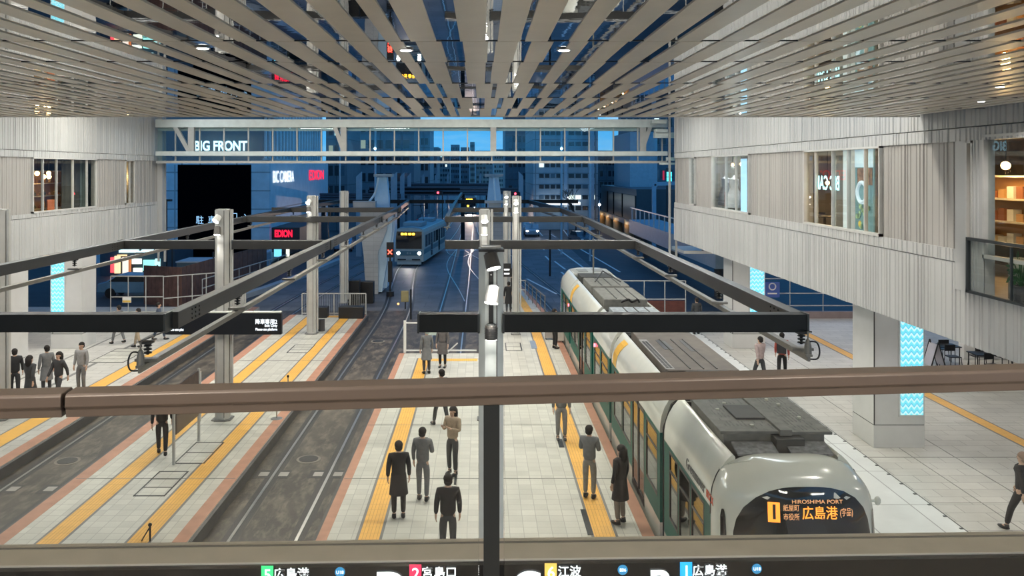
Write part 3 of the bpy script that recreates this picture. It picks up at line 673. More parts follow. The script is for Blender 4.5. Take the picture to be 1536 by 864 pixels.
for px, py in ((304, 72), (609, 75), (846, 75), (1500, 130), (1472, 152)):
    D = F*(ZC-H)/(HY-py); x = PX(px, D)
    t = thing('ceiling_downlight', {304: 'round ceiling downlight, leftmost of the row between the slats', 609: 'round ceiling downlight left of the ceiling centre', 846: 'round ceiling downlight right of the ceiling centre', 1500: 'round ceiling downlight nearest the right wall edge', 1472: 'round ceiling downlight farther along near the right wall'}[px], 'downlight', (x, D, ZC))
    MB().cyl((x, D, ZC-0.006), (x, D, ZC), 0.075, n=20).build('trim_ring', M_white, t)
    MB().cyl((x, D, ZC-0.010), (x, D, ZC-0.004), 0.055, n=20).build('lens', M_lampw, t)
    lamp('downlight_light', 'SPOT', (x, D, ZC-0.05), 260 if x > 6 else 90, (1, 0.93, 0.85), spot=math.radians(150 if x > 6 else 100), rad=0.05)
for x, y in ((-4.5, 0.6), (-1.2, 0.6), (1.8, 0.6), (5, 0.6), (-4.5, -3), (0, -3), (5, -3), (-8.5, 0.6), (-12, 0.6)):
    lamp('concourse_downlight', 'SPOT', (x, y, ZC-0.05), 170, (1, 0.9, 0.78), spot=math.radians(130), rad=0.06)
# housings of the added fill lamps under the hall roof
mh = MB().box(-1.6, 1.6, -0.18, 0.18, 0.02, 0.14)
proto = None
for k, (x, y) in enumerate(ROOF_FILL):
    if proto is None:
        proto = mh.build('roof_fill_housing', M_white); tag(proto, 'long white housing of an added fill lamp under the hall roof', 'lamp', 'housings of the added fill lamps under the hall roof'); o = proto
    else: o = proto.copy(); COL.objects.link(o)
    o.location = (x, y, 11.42)

# ================================================================== CONCOURSE FLOOR, HANDRAIL, SILL, SCREENS
bx('floor_concourse', mat('concourse_floor', (0.5, 0.45, 0.38), 0.4), -20, 9.9, -6, 2.9, 5.8, 6.05)
bx('wall_behind', mat('concourse_wall', (0.55, 0.5, 0.44), 0.5), -20, 9.9, -6.2, -6, 6.05, 8.9)
# handrail: direction from left (nearer) to right (farther)
def railpt(px, py, z): # a point at height z seen at this pixel
    D = F*(H-z)/(py-HY); return Vector((PX(px, D), D, z))
zr = H-0.50
A = railpt(0, 592, zr); B = railpt(1536, 553, zr); dr = (B-A).normalized(); A2 = A-dr*1.2; B2 = B+dr*1.2
M_hand = mat('bronze_handrail', (0.175, 0.138, 0.115), 0.40, 0.1, var=0.08)
t = thing('guard_rail', 'brown metal handrail over clear glass panels crossing the foreground', 'railing', (0, (A.y+B.y)/2, 6.05))
gap = A+dr*((92/1536)*(B-A).length); gn = 0.004
def handseg(p, q, nm):
    n = Vector((-dr.y, dr.x, 0)); mb = MB(); prof = [(-0.034, 0.0), (-0.036, -0.022), (-0.030, -0.028), (-0.028, -0.047), (0.028, -0.047), (0.036, -0.028), (0.036, 0.0), (0.030, 0.006), (-0.028, 0.006)]
    v = [p+n*a+Vector((0, 0, b)) for a, b in prof]+[q+n*a+Vector((0, 0, b)) for a, b in prof]; m = len(prof)
    mb.add(v, [[k, (k+1) % m, m+(k+1) % m, m+k] for k in range(m)]+[list(range(m)), list(range(m, 2*m))[::-1]])
    return mb.build(nm, M_hand, t, bevel=0.002)
handseg(A2, gap-dr*gn, 'handrail'); handseg(gap+dr*gn, B2, 'handrail')
MB().cyl(gap-dr*0.02-Vector((0, 0, .02)), gap+dr*0.02-Vector((0, 0, .02)), 0.02).build('joint_sleeve', M_black, t)
pc = railpt(738, 592, zr); pc = A+dr*((pc.x-A.x)/dr.x)
MB().bar(Vector((pc.x, pc.y, 6.05)), Vector((pc.x, pc.y, zr-0.047)), 0.037, 0.06, up=(0, 1, 0)).build('post', M_steel, t)
n = Vector((-dr.y, dr.x, 0))
for s, e in ((A2, pc-dr*0.03), (pc+dr*0.03, B2)):
    p, q = s.copy(), e.copy(); v = []
    for w_ in (p, q):
        for zz in (6.07, zr-0.045): v += [Vector((w_.x, w_.y, zz))-n*0.006, Vector((w_.x, w_.y, zz))+n*0.006]
    MB().add(v, [[0, 2, 6, 4], [1, 5, 7, 3], [0, 1, 3, 2], [4, 6, 7, 5], [2, 3, 7, 6], [0, 4, 5, 1]]).build('glass_panel', M_glass, t)
# sill beam beyond the glass
M_sill = mat('stone_sill', (0.47, 0.44, 0.37), 0.5, var=0.06, vs=8)
zs = 6.25
SA = railpt(0, 817, zs); SB = railpt(1536, 797, zs); ds = (SB-SA).normalized(); ns = Vector((-ds.y, ds.x, 0))
def sillbox(o0, o1, z0, z1, name, m, ext=1.5, parent=None, kind=True):
    p, q = SA-ds*ext, SB+ds*ext
    v = []
    for w_ in (p, q):
        for o_ in (o0, o1):
            for zz in (z0, z1): v.append(Vector((w_.x, w_.y, zz))+ns*o_)
    mb = MB().add(v, [[0, 1, 3, 2], [4, 6, 7, 5], [0, 4, 5, 1], [2, 3, 7, 6], [1, 5, 7, 3], [0, 2, 6, 4]])
    o = mb.build(name, m, parent)
    if kind: o['kind'] = 'structure'
    return o
sillbox(-0.02, 0.0, zs-0.03, zs, 'trim_4', M_sill)
sillbox(-0.034, -0.022, zs-0.03, zs-0.002, 'trim_5', M_dark2)
sillbox(-0.165, -0.034, zs-0.03, zs-0.004, 'trim_6', M_sill)
sillbox(-0.170, -0.165, zs-0.04, zs-0.001, 'trim_7', M_white)
sillbox(-0.02, 0.0, 5.8, zs-0.03, 'trim_8', M_sill)
# departure screens under the sill
sc_t = thing('departure_screen', 'long black departure screen strip with lit route boxes below the sill', 'screen', (0, SA.y-0.2, 6.05))
o = sillbox(-0.20, -0.1705, 6.05, zs-0.006, 'screen_panel', mat('screen_black', (0.008, 0.010, 0.014), 0.15), ext=1.5, parent=sc_t, kind=False)
ang = math.atan2(ds.y, ds.x)
def onscreen(px, py, dz=0):
    # intersect pixel ray with screen front plane
    o_ = SA-ns*0.203; d = Vector(((px-CX)/F, 1, (HY-py)/F)); tt = (o_.dot(ns))/(d.dot(ns)); return Vector((0, 0, H))+d*((o_-Vector((0, 0, H))).dot(ns)/d.dot(ns))
def sq(px0, px1, py0, py1, name, m):
    a, b, c, d = onscreen(px0, py0), onscreen(px1, py0), onscreen(px1, py1), onscreen(px0, py1)
    v = [a, b, c, d]+[p-ns*0.002 for p in (a, b, c, d)]
    MB().add(v, [[0, 1, 2, 3], [7, 6, 5, 4], [0, 4, 5, 1], [1, 5, 6, 2], [2, 6, 7, 3], [3, 7, 4, 0]]).build(name, m, sc_t)
def stx(s, px, py, size, m, sx=1.0, bold=0.0004):
    p = onscreen(px, py)-ns*0.0035; text('screen_text', s, p, size, m, sc_t, rot=(PI/2, 0, ang), ext=0.0004, sx=sx, bold=bold)
sx_ = 3.15/F
for x0, col, num, dest, x1, code, xc in ((392, (0.05, 0.75, 0.25), '5', '広島港', 437, 'U18', 510), (614, (0.85, 0.04, 0.12), '2', '宮島口', 659, None, 0), (817, (0.85, 0.55, 0.12), '6', '江波', 854, 'E06', 934), (1020, (0.02, 0.45, 0.95), '1', '広島港', 1064, 'U18', 1135)):
    sq(x0, x0+18, 844+(1020-x0)*0.009-1, 872, 'route_box', glow('route_%s' % num, col, 1.0))
    stx(num, x0+9.5, 857+(1020-x0)*0.009, 22*sx_, M_txt)
    stx(dest, x1, 856+(1020-x0)*0.008, 16.5*sx_, M_txt, bold=0.0006)
    if code:
        p = onscreen(xc, 853+(1020-x0)*0.008); MB().cyl(p, p-ns*0.002, 7*sx_, n=24).build('station_badge', glow('badge_blue', (0.03, 0.22, 0.45), 1), sc_t)
        stx(code, xc, 853+(1020-x0)*0.008, 6.2*sx_, M_txt, bold=0.0002)
stx('Hiroshima Port', 1072, 866, 7*sx_, M_txt, bold=0.0001)
for s, px, py in (('D', 586, 883), ('C', 790, 882), ('B', 990, 880)): stx(s, px, py, 60*sx_, M_txt, bold=0.003)

# ================================================================== CATENARY PILLARS, BEAMS, CONTACT RAILS
ZBM = 5.36
def catenary_pillar(x, y, w_, lab, m=M_post, lamps=True, h=6.42, lx=-0.10, big=False):
    t = thing('catenary_pillar', lab, 'pillar', (x, y, 0), group=None)
    a, c = w_/2, w_*0.26
    MB().prism([(x-a, y-a+c), (x-a+c, y-a), (x+a-c, y-a), (x+a, y-a+c), (x+a, y+a-c), (x+a-c, y+a), (x-a+c, y+a), (x-a, y+a-c)], 'z', 0, h).build('shaft', m, t)
    MB().prism([(x-a*1.35, y-a*1.0), (x-a*0.8, y-a*1.35), (x+a*0.8, y-a*1.35), (x+a*1.35, y-a*1.0), (x+a*1.35, y+a), (x+a*0.8, y+a*1.35), (x-a*0.8, y+a*1.35), (x-a*1.35, y+a)], 'z', 0, 0.035).build('foot_plate', M_dark2, t)
    MB().box(x+a*0.42, x+a*0.5, y-a-0.004, y-a+0.01, 0.1, h).build('seam', M_dark, t)
    if not big: MB().box(x+a+0.02, x+a+0.09, y-0.06, y+0.06, 0.2, h+0.02).build('cable_duct', m, t)
    MB().box(x-a*0.8, x+a*0.8, y-a*0.8, y+a*0.8, h, h+0.03).build('cap', M_mull, t)
    return t
def spot_lamp(x, y, z, tilt, lab, r=0.085, ln=0.24, white=False, e=110, grp=None, aim=(0, 0, -1), spread=80, em=None):
    """cylinder floodlight, mouth towards aim"""
    t = thing('spotlight', lab, 'lamp', (x, y, z), group=grp)
    d = Vector(aim).normalized(); c = Vector((x, y, z)); m = mat('lamp_housing', (0.10, 0.09, 0.08), 0.4) if not white else mat('lamp_housing_white', (0.7, 0.7, 0.66), 0.4)
    MB().cyl(c-d*ln/2, c+d*ln/2, r, r*1.12, n=18).build('housing', m, t)
    MB().cyl(c-d*(ln/2+0.02), c-d*ln/2, r*0.8, n=16).build('cap', M_dark, t)
    MB().cyl(c+d*ln/2, c+d*(ln/2+0.008), r*1.0, n=18).build('lens', em or M_lampw, t)
    MB().bar(c-d*0.02, Vector((x, y+0.16, z-0.02)), 0.03, 0.05).build('bracket', M_dark, t)
    if e:
        o = lamp('spotlight_light', 'SPOT', c+d*(ln/2+0.03), e, (1, 0.96, 0.88), spot=math.radians(spread), blend=0.6, rad=r*0.8)
        o.rotation_euler = d.to_track_quat('-Z', 'Y').to_euler()
    return t
catenary_pillar(-7.94, 25.4, 0.43, 'pale grey overhead-line pillar on the left platform carrying the black sign')
catenary_pillar(-7.94, 38.7, 0.43, 'second pale grey overhead-line pillar at the far end of the left platform')
catenary_pillar(-7.94, 47.6, 0.40, 'grey overhead-line pillar beyond the end fence of the left platform')
catenary_pillar(-14.78, 25.4, 0.40, 'overhead-line pillar at the left frame edge on the far left platform')
catenary_pillar(0.145, 12.45, 0.37, 'nearest greenish-white lamp pillar standing on the centre platform', m=M_postw, h=6.48, big=True)
catenary_pillar(0.10, 25.4, 0.34, 'second lamp pillar of the centre platform, right behind the nearest one', m=M_post)
catenary_pillar(1.6, 38.5, 0.34, 'slim lamp pillar on the right side of the narrow part of the centre platform', m=M_post)
catenary_pillar(1.42, 47.5, 0.34, 'farthest lamp pillar on the narrow end of the centre platform', m=M_post)
# details of the near pillar
t = thing('pillar_fixture', 'black cable slot with bracket plate on the face of the nearest pillar', 'bracket', (0.145, 12.24, 5.2))
MB().box(0.11, 0.18, 12.235, 12.262, 5.25, 6.44).build('slot_plate', M_black, t)
MB().box(-0.04, 0.34, 12.2, 12.262, 6.44, 6.475).build('bracket_plate', M_dark, t)
for z in (5.72, 6.1): MB().cyl((0.145, 12.225, z), (0.145, 12.236, z), 0.012, n=8).build('bolt', M_rail, t)
spot_lamp(0.155, 12.05, 6.32, 0, 'dark tilted floodlight at the top of the nearest pillar', r=0.10, ln=0.22, aim=(0.25, -0.35, -1), e=160)
spot_lamp(0.16, 12.05, 5.83, 0, 'pale glowing floodlight in the middle of the nearest pillar', r=0.095, ln=0.24, aim=(-0.15, -0.35, -1), e=160, white=True)
MBs = spot_lamp(0.145, 12.12, 5.27, 0, 'dark finned downlight shining down the face of the nearest pillar', r=0.085, ln=0.2, aim=(0, 0.02, -1), e=22, spread=60)
for zz in range(6): MB().cyl((0.145, 12.12, 5.2+zz*0.025), (0.145, 12.12, 5.208+zz*0.025), 0.098, n=16).build('fin', M_dark, MBs)
for (x, y, l1, l2) in ((-8.02, 25.1, 'upper lamp on the pillar carrying the black sign', 'lower lamp on the pillar carrying the black sign'),
                   (-8.02, 38.4, 'upper lamp on the second pillar of the left platform', 'lower lamp on the second pillar of the left platform'),
                   (0.09, 25.1, 'upper lamp on the second pillar of the centre platform', 'lower lamp on the second pillar of the centre platform'),
                   (1.60, 38.2, 'upper lamp on the slim third pillar of the centre platform', 'lower lamp on the slim third pillar of the centre platform'),
                   (1.42, 47.2, 'upper lamp on the farthest lamp pillar', 'lower lamp on the farthest lamp pillar')):
    spot_lamp(x, y, 6.17, 0, 'bright cylindrical '+l1, aim=(-0.5 if x < -1 else 0.1, -0.8, -1), white=True, r=0.10, ln=0.2, e=150, em=glow('lamp_white_hot', (1, 0.98, 0.92), 16))
    spot_lamp(x, y, 5.80, 0, 'bright cylindrical '+l2, aim=(0, -0.25, -1), white=(x > -1), r=0.09, ln=0.24, e=110, em=glow('lamp_white_hot', (1, 0.98, 0.92), 16))
# small CCTV heads
# cross beams
HB = 0.265
M_beam = mat('beam_black', (0.008, 0.0105, 0.012), 0.5, var=0.12, spec=0.25)
M_beam2 = mat('beam_graphite', (0.030, 0.030, 0.029), 0.42, var=0.12)
def crossbeam(x0, x1, y, lab, w_=0.26, m=M_beam, flange=True):
    t = thing('cross_beam', lab, 'beam', ((x0+x1)/2, y, ZBM-HB/2))
    MB().box(x0, x1, y-w_/2, y+w_/2, ZBM-HB/2, ZBM+HB/2).build('beam', m, t, bevel=0.012)
    for x in (x0, x1): MB().box(x-0.015, x+0.015, y-w_/2-0.012, y+w_/2+0.012, ZBM-HB/2-0.012, ZBM+HB/2+0.012).build('end_plate', M_steel, t)
    return t
crossbeam(-0.94, -0.04, 12.45, 'short black cross beam left of the nearest pillar')
crossbeam(0.33, 4.87, 12.45, 'long black cross beam reaching from the nearest pillar over the tram roof')
crossbeam(-14.5, -4.72, 12.45, 'near black cross beam at the left frame edge')
crossbeam(-11.1, -8.16, 25.4, 'cross beam from the signed pillar to the far left track', m=M_beam2)
crossbeam(-7.62, -4.6, 25.4, 'cross beam from the signed pillar to the track left of the centre platform', m=M_beam2)
crossbeam(-1.1, -0.07, 25.4, 'short cross beam left of the second centre pillar', m=M_beam2)
crossbeam(0.27, 4.87, 25.4, 'cross beam from the second centre pillar over the tram', m=M_beam2)
crossbeam(-11.1, -4.6, 38.5, 'third cross beam over the left platform end', m=M_beam2)
crossbeam(-1.6, 1.42, 38.5, 'third cross beam left of the slim lamp pillar', m=M_beam2)
crossbeam(1.78, 4.87, 38.5, 'third cross beam right of the slim lamp pillar', m=M_beam2)
crossbeam(-12.0, -4.6, 47.5, 'fourth cross beam in front of the concrete pier', m=M_beam2)
crossbeam(-1.8, 4.9, 47.5, 'fourth cross beam over the narrow platform end', m=M_beam2)
crossbeam(-12.5, -2.7, 60.0, 'fifth black cross beam at the concrete pier')
crossbeam(-2.6, 7.0, 60.0, 'fifth black cross beam by the middle pier')
def longbeam(pts, lab):
    t = thing('longitudinal_beam', lab, 'beam', (pts[0][0], pts[0][1], ZBM-HB/2))
    for a, b in zip(pts[:-1], pts[1:]):
        MB().bar((*a, ZBM), (*b, ZBM), 0.20, HB*0.96).build('beam', M_beam2, t, bevel=0.01)
        d = (Vector(b)-Vector(a)); 
        for f in (0.0, 1.0):
            p = Vector(a)+d*f; mb = MB()
            for i in range(3):
                for j in range(3):
                    q = Vector(a)+d.normalized()*((0.6+0.17*i) if f == 0 else d.length-0.6-0.17*i)
                    for s in (-1, 1): mb.cyl((q.x+s*0.10, q.y, ZBM-0.07+j*0.07), (q.x+s*0.112, q.y, ZBM-0.07+j*0.07), 0.016, n=6)
            mb.build('splice_bolts', M_black, t)
LB = {'fl': [(-11.02, 9), (-11.02, 25.4), (-11.02, 38.5), (-11.0, 47.5), (-10.3, 60)],
      'l': [(-4.72, 12.6), (-4.72, 25.4), (-4.75, 38.5), (-4.85, 47.5), (-5.3, 60)],
      'm': [(-1.6, 38.5), (-1.7, 47.5), (-1.8, 60), (-1.9, 80)],
      'r': [(4.80, 12.5), (4.80, 25.4), (4.78, 38.5), (4.6, 47.5), (3.5, 60)]}
longbeam(LB['fl'], 'dark beam running along the far left track')
longbeam(LB['l'], 'dark beam running along the track between the left and centre platforms')
longbeam(LB['m'], 'dark beam running along the middle track')
longbeam(LB['r'], 'dark beam running along the tram track on the right')
M_crail = mat('contact_rail_grey', (0.21, 0.20, 0.175), 0.4, 0.3)
ZCR = 4.93
def contact(pts, lab, start, ystep=4.3, dangling=True, y0=12.0):
    pts = [(p[0], p[1]) for p in pts]
    t = thing('contact_rail', lab, 'overhead rail', (pts[0][0], start, ZCR-0.05))
    pp = [(pts[0][0], start)]+pts[1:]
    for a, b in zip(pp[:-1], pp[1:]):
        MB().bar((*a, ZCR), (*b, ZCR), 0.10, 0.035).build('profile', M_crail, t)
        MB().bar((*a, ZCR-0.05), (*b, ZCR-0.05), 0.035, 0.07).build('web', M_crail, t)
    def xat(y):
        for a, b in zip(pp[:-1], pp[1:]):
            if a[1] <= y <= b[1]: return a[0]+(b[0]-a[0])*(y-a[1])/(b[1]-a[1])
        return pp[-1][0]
    y = start+0.3; k = 0
    while y < min(pp[-1][1], 60):
        x = xat(y); h = MB()
        h.box(x-0.07, x+0.07, y-0.07, y+0.07, ZBM-HB/2-0.03, ZBM-HB/2); h.cyl((x, y, ZBM-HB/2-0.03), (x, y, ZCR+0.11), 0.022, n=8)
        for z in (0.24, 0.19, 0.14): h.cyl((x, y, ZCR+z-0.012), (x, y, ZCR+z+0.008), 0.06, 0.05, n=10)
        h.build('insulator', M_black, t)
        MB().box(x-0.16, x+0.16, y-0.07, y+0.07, ZCR+0.02, ZCR+0.06).build('clamp', M_crail, t)
        k += 1; y += ystep
    x = pp[0][0]; yy = start
    if dangling:
        lp = [(x+0.02, yy+0.1, ZCR+0.05), (x-0.02, yy+0.05, ZCR+0.18), (x-0.10 if x < 0 else x+0.10, yy, ZCR+0.20), (x-0.15 if x < 0 else x+0.15, yy, ZCR+0.08), (x-0.12 if x < 0 else x+0.12, yy, ZCR-0.04), (x, yy+0.02, ZCR-0.05)]
        MB().tube(smooth3(lp), 0.012, 6).build('cable_loop', M_black, t)
        MB().lathe((x, yy+0.05, ZCR+0.02), [(0.0, 0), (0.055, 0), (0.05, 0.12), (0.03, 0.2), (0.012, 0.22), (0.012, 0.33)], 12).build('end_insulator', M_crail, t)
def smooth3(P, n=6):
    P = [Vector(p) for p in P]; P = [P[0]]+P+[P[-1]]; out = []
    for i in range(1, len(P)-2):
        for k in range(n):
            t = k/n; a, b, c, d = P[i-1:i+3]
            out.append(0.5*((2*b)+(c-a)*t+(2*a-5*b+4*c-d)*t*t+(3*b-a-3*c+d)*t**3))
    out.append(P[-2]); return out
contact(LB['fl'], 'grey contact rail hanging over the far left track', 9.2, dangling=False)
contact(LB['l'], 'grey contact rail hanging left of the centre platform, with a cable loop at its end', 11.4)
contact(LB['m'], 'grey contact rail hanging over the middle track', 38.5, dangling=False)
contact(LB['r'], 'grey contact rail hanging over the tram roofs, with a cable loop at its end', 12.1)
for x, y, lab in ((-4.72, 11.35, 'left'), (4.83, 12.05, 'right')):
    o = MB().cyl((x, y+0.05, ZCR+0.35), (x, 12.45, ZBM-HB/2+0.01), 0.012, n=6).build('hanger_wire', M_black, loc=(x, y, ZCR)); tag(o, 'thin hanger wire holding the %s contact rail end' % lab, 'wire')

# ================================================================== SIGNS AND FURNITURE ON THE LEFT PLATFORM
t = thing('hanging_sign', 'wide black sign with white lettering at both ends fixed to the left pillar', 'sign', (-7.9, 25.1, 2.6))
x0, x1 = PX(249, 25.1), PX(423, 25.1); z0, z1 = PZ(501, 25.1), PZ(468.5, 25.1)
MB().box(x0, x1, 25.0, 25.18, z0, z1).build('sign_box', mat('sign_black', (0.010, 0.012, 0.016), 0.3), t, bevel=0.01)
MB().box(x0+0.02, x1-0.02, 25.0, 25.18, z1, z1+0.03).build('top_cover', mat('pale_cover', (0.7, 0.72, 0.66), 0.4), t)
def sgt(s, px, py, hpx, al, sx=1): text('sign_text', s, (PX(px, 25.0), 24.992, PZ(py, 25.0)), hpx*25/F, glow('sign_white', (0.85, 0.93, 1), 1.6), t, align=al, sx=sx, bold=0.001)
sgt('降車専用2', 416, 483, 8.2, 'RIGHT', 0.9); sgt('Exit Only', 416, 488.5, 5, 'RIGHT'); sgt('Please use platform', 416, 494, 5.2, 'RIGHT', 0.8)
sgt('降車専用1', 277, 483, 8.2, 'RIGHT', 0.8); sgt('Exit Only', 251, 489, 5, 'LEFT'); sgt('Please use plat', 251, 494.5, 5.2, 'LEFT', 0.8)
t = thing('route_board', 'two-legged brown route board standing lengthwise on the left platform', 'notice board', (-7.98, 22.4, 0))
for y in (21.45, 23.35): MB().cyl((-7.98, y, 0), (-7.98, y, 2.05), 0.04, n=14).build('leg', M_post, t)
MB().box(-8.01, -7.95, 21.55, 23.25, 0.75, 2.0).build('panel', mat('board_brown', (0.045, 0.032, 0.026), 0.3, var=0.5, vs=6), t)
MB().box(-8.0, -7.93, 23.38, 23.42, 0.55, 1.95).build('side_sheet', M_white, t)
MB().box(-7.948, -7.944, 22.7, 23.0, 1.2, 1.7).build('route_sheet', mat('sheet_grey', (0.4, 0.4, 0.38), 0.5, var=0.8, vs=30), t)
t = local('barrier_post', 'slim chrome barrier post with round foot', 'post', 'chrome barrier posts')
MB().lathe((0, 0, 0), [(0, 0.03), (0.17, 0.02), (0.18, 0), (0, 0)], 20).build('foot', M_rail, t); MB().cyl((0, 0, 0.02), (0, 0, 0.95), 0.02).build('pole', M_rail, t); MB().cyl((0, 0, 0.93), (0, 0, 1.0), 0.035).build('head', M_black, t)
g = G(415, 628); t.location = g; t['label'] = 'slim chrome barrier post with round foot, nearer to the left pillar'
g = G(432, 609); dup(t, g, 'slim chrome barrier post with round foot, standing on the terracotta edge')
g = G(302, 660)
t = thing('wheel_stop', 'small black folding hook stand on the left platform above the sill', 'stand', G(225, 812))
g = Vector(t['_o'])
MB().cyl(g, g+Vector((0.0, 0.0, 0.33)), 0.02).build('leg', M_black, t); MB().cyl(g+Vector((-0.18, 0, 0)), g+Vector((0.0, 0.0, 0.30)), 0.014).build('leg', M_black, t)
MB().sph(g+Vector((0, 0, 0.34)), 0.04).build('head', M_black, t)
# black equipment boxes and fence at the platform end
def fence(p0, p1, h, n, lab, m, rails=(1.0,), nb=0, sheet=None, r=0.025):
    p0, p1 = Vector((*p0, 0)), Vector((*p1, 0)); t = thing('metal_fence', lab, 'fence', tuple((p0+p1)/2))
    for k in range(n+1):
        p = p0.lerp(p1, k/n); MB().cyl(p, p+Vector((0, 0, h)), r, n=8).build('post', m, t)
    for f in rails: MB().bar(p0+Vector((0, 0, h*f)), p1+Vector((0, 0, h*f)), r*2, r*2).build('rail', m, t)
    if nb:
        mb = MB()
        for k in range(nb): p = p0.lerp(p1, (k+0.5)/nb); mb.cyl(p+Vector((0, 0, 0.1)), p+Vector((0, 0, h-0.03)), 0.008, n=4)
        mb.build('bars', m, t)
    if sheet:
        for k in range(n):
            a, b = p0.lerp(p1, (k+0.03)/n), p0.lerp(p1, (k+0.97)/n)
            MB().bar(a+Vector((0, 0.03, h*sheet[1])), b+Vector((0, 0.03, h*sheet[1])), 0.02, h*sheet[2]).build('sheet', sheet[0], t)
    return t
fence((PX(453, 43.5), 43.5), (PX(549, 43.5), 43.5), 1.15, 4, 'black barred fence with pale top rail closing the left platform', M_mull, nb=36, rails=(1.0, 0.1))
for k, (px0, px1, hh, y) in enumerate(((474, 492, 0.55, 43.0), (509, 546, 0.6, 42.8), (523, 540, 1.2, 48.5), (541, 561, 1.0, 49.5))):
    o = MB().box(PX(px0, y), PX(px1, y), y-0.3, y+0.3, 0 if y < 46 else -0.3, hh).build('equipment_case', M_black, loc=(PX((px0+px1)/2, y), y, 0), bevel=0.03)
    tag(o, ('small black equipment case behind the second left pillar', 'wide black equipment case at the end of the left platform', 'tall black case beside the foot of the concrete pier', 'black case right against the concrete pier')[k], 'case')
o = MB().cyl((-7.6, 39.3, 0), (-7.6, 39.3, 0.55), 0.16).build('umbrella_bin', M_dark, loc=(-7.6, 39.3, 0)); tag(o, 'small dark bin beside the second left pillar', 'bin')
t = thing('buffer_fence', 'white tubular gate where the middle track ends at the centre platform', 'gate', (-2.0, 34.7, 0))
MB().cyl((-3.2, 34.6, 0), (-3.2, 34.6, 1.35), 0.06).build('post', M_white, t)
MB().bar((-3.2, 34.6, 1.25), (-0.2, 34.6, 1.25), 0.05, 0.05).build('rail', M_white, t); MB().bar((-3.2, 34.6, 0.1), (-0.2, 34.6, 0.1), 0.05, 0.05).build('rail', M_white, t)
MB().box(-2.35, -1.6, 34.5, 34.55, 0.75, 1.25).build('notice', mat('notice_green', (0.4, 0.5, 0.47), 0.5), t)
MB().bar((-1.6, 34.9, -0.2), (-1.0, 34.9, 0.35), 0.05, 0.05).build('buffer_arm', M_white, t)
t = thing('point_indicator', 'yellow and black mirror box on a short stand beside the left track', 'signal box', (-4.35, 47.3, -0.3))
MB().cyl((-4.35, 47.3, -0.3), (-4.35, 47.3, 0.1), 0.04).build('stand', M_black, t); MB().box(-4.6, -4.15, 47.2, 47.4, 0.1, 0.75).build('box', mat('drab_yellow', (0.28, 0.24, 0.12), 0.5), t, bevel=0.05)
MB().sph((-4.75, 47.25, 0.0), 0.06).build('lamp', glow('orange_glow', (1, 0.35, 0.1), 4), t)
o = MB().cyl((-3.75, 44, -0.3), (-3.75, 44, 1.3), 0.05).build('marker_post', M_black, loc=(-3.75, 44, -0.3)); tag(o, 'thin black marker post between the left and middle tracks', 'post')
t = thing('info_display', 'small black display with two lit lines beside the slim lamp pillar', 'display', (1.25, 38.3, 0))
xd, yd = PX(762, 38.3), 38.3
MB().box(PX(755, yd), PX(766.5, yd), yd-0.08, yd+0.05, PZ(415, yd), PZ(395, yd)).build('case', M_black, t)
for py in (404, 410): MB().box(PX(756, yd), PX(764, yd), yd-0.09, yd-0.08, PZ(py+1, yd), PZ(py-1, yd)).build('text_line', M_txt, t)
fence((PX(776, 49), 49), (PX(788, 49), 49), 1.1, 1, 'small grey frame gate on the narrow platform end', M_mull, rails=(1.0, 0.5))
fence((2.65, 50), (3.35, 43.5), 1.0, 5, 'thin curved handrail along the narrow end of the centre platform', M_dark2, rails=(1.0,))
# far railing and hoardings on both sides
M_rail2 = mat('railing_grey', (0.42, 0.43, 0.42), 0.4)
M_maroon = mat('maroon_sheet', (0.10, 0.028, 0.022), 0.6, var=0.3)
fence((6.3, 42.9), (10.6, 42.9), 1.9, 4, 'grey tube railing with maroon sheet behind the tram roof', M_rail2, rails=(1.0, 0.5, 0.02), sheet=(M_maroon, 0.25, 0.42))
fence((12.6, 43.0), (19.5, 43.0), 2.0, 4, 'grey tube railing in front of the night street under the right wall', M_rail2, rails=(1.0, 0.62, 0.3, 0.05))
bx('wall_low_parapet', mat('parapet', (0.25, 0.2, 0.2), 0.6), 12.6, 30, 42.6, 42.8, 0, 0.35)
t = thing('blue_notice', 'blue notice with pale round emblem on the far right railing', 'sign', (PX(1158, 42.9), 42.9, 1.4))
MB().box(PX(1148, 42.9), PX(1169, 42.9), 42.85, 42.9, PZ(446, 42.9), PZ(423, 42.9)).build('panel', mat('notice_blue', (0.05, 0.10, 0.35), 0.5), t)
ring = MB(); c = Vector((PX(1159, 42.8), 42.84, PZ(430, 42.8))); ring.tube([c+Vector((0.17*math.cos(a*PI/8), 0, 0.17*math.sin(a*PI/8))) for a in range(17)], 0.035, 5).build('emblem', mat('emblem_pale', (0.6, 0.6, 0.65), 0.5), t)
MB().box(PX(1151, 42.9), PX(1165, 42.9), 42.84, 42.85, PZ(441, 42.9), PZ(439, 42.9)).build('stripe', M_white, t)
fence((PX(166, 44), 44), (PX(245, 44), 44), 2.0, 3, 'white tube barrier with a small notice at the left edge of the outside yard', M_mull, rails=(1.0, 0.45, 0.05))
t = thing('warning_notice', 'small white and yellow notice hanging on the left tube barrier', 'sign', (PX(190, 43.9), 43.9, 0.6))
MB().box(PX(183.5, 43.9), PX(196.5, 43.9), 43.9, 43.93, PZ(454, 43.9), PZ(446, 43.9)).build('panel', M_white, t); MB().box(PX(184, 43.9), PX(196, 43.9), 43.89, 43.9, PZ(453.5, 43.9), PZ(450.5, 43.9)).build('stripe', mat('notice_yellow', (0.75, 0.5, 0.1), 0.5), t)
fence((PX(245, 44.2), 44.2), (PX(330, 46), 46), 1.95, 4, 'white tube barrier in front of the brown hoarding', M_mull, rails=(1.0, 0.4))
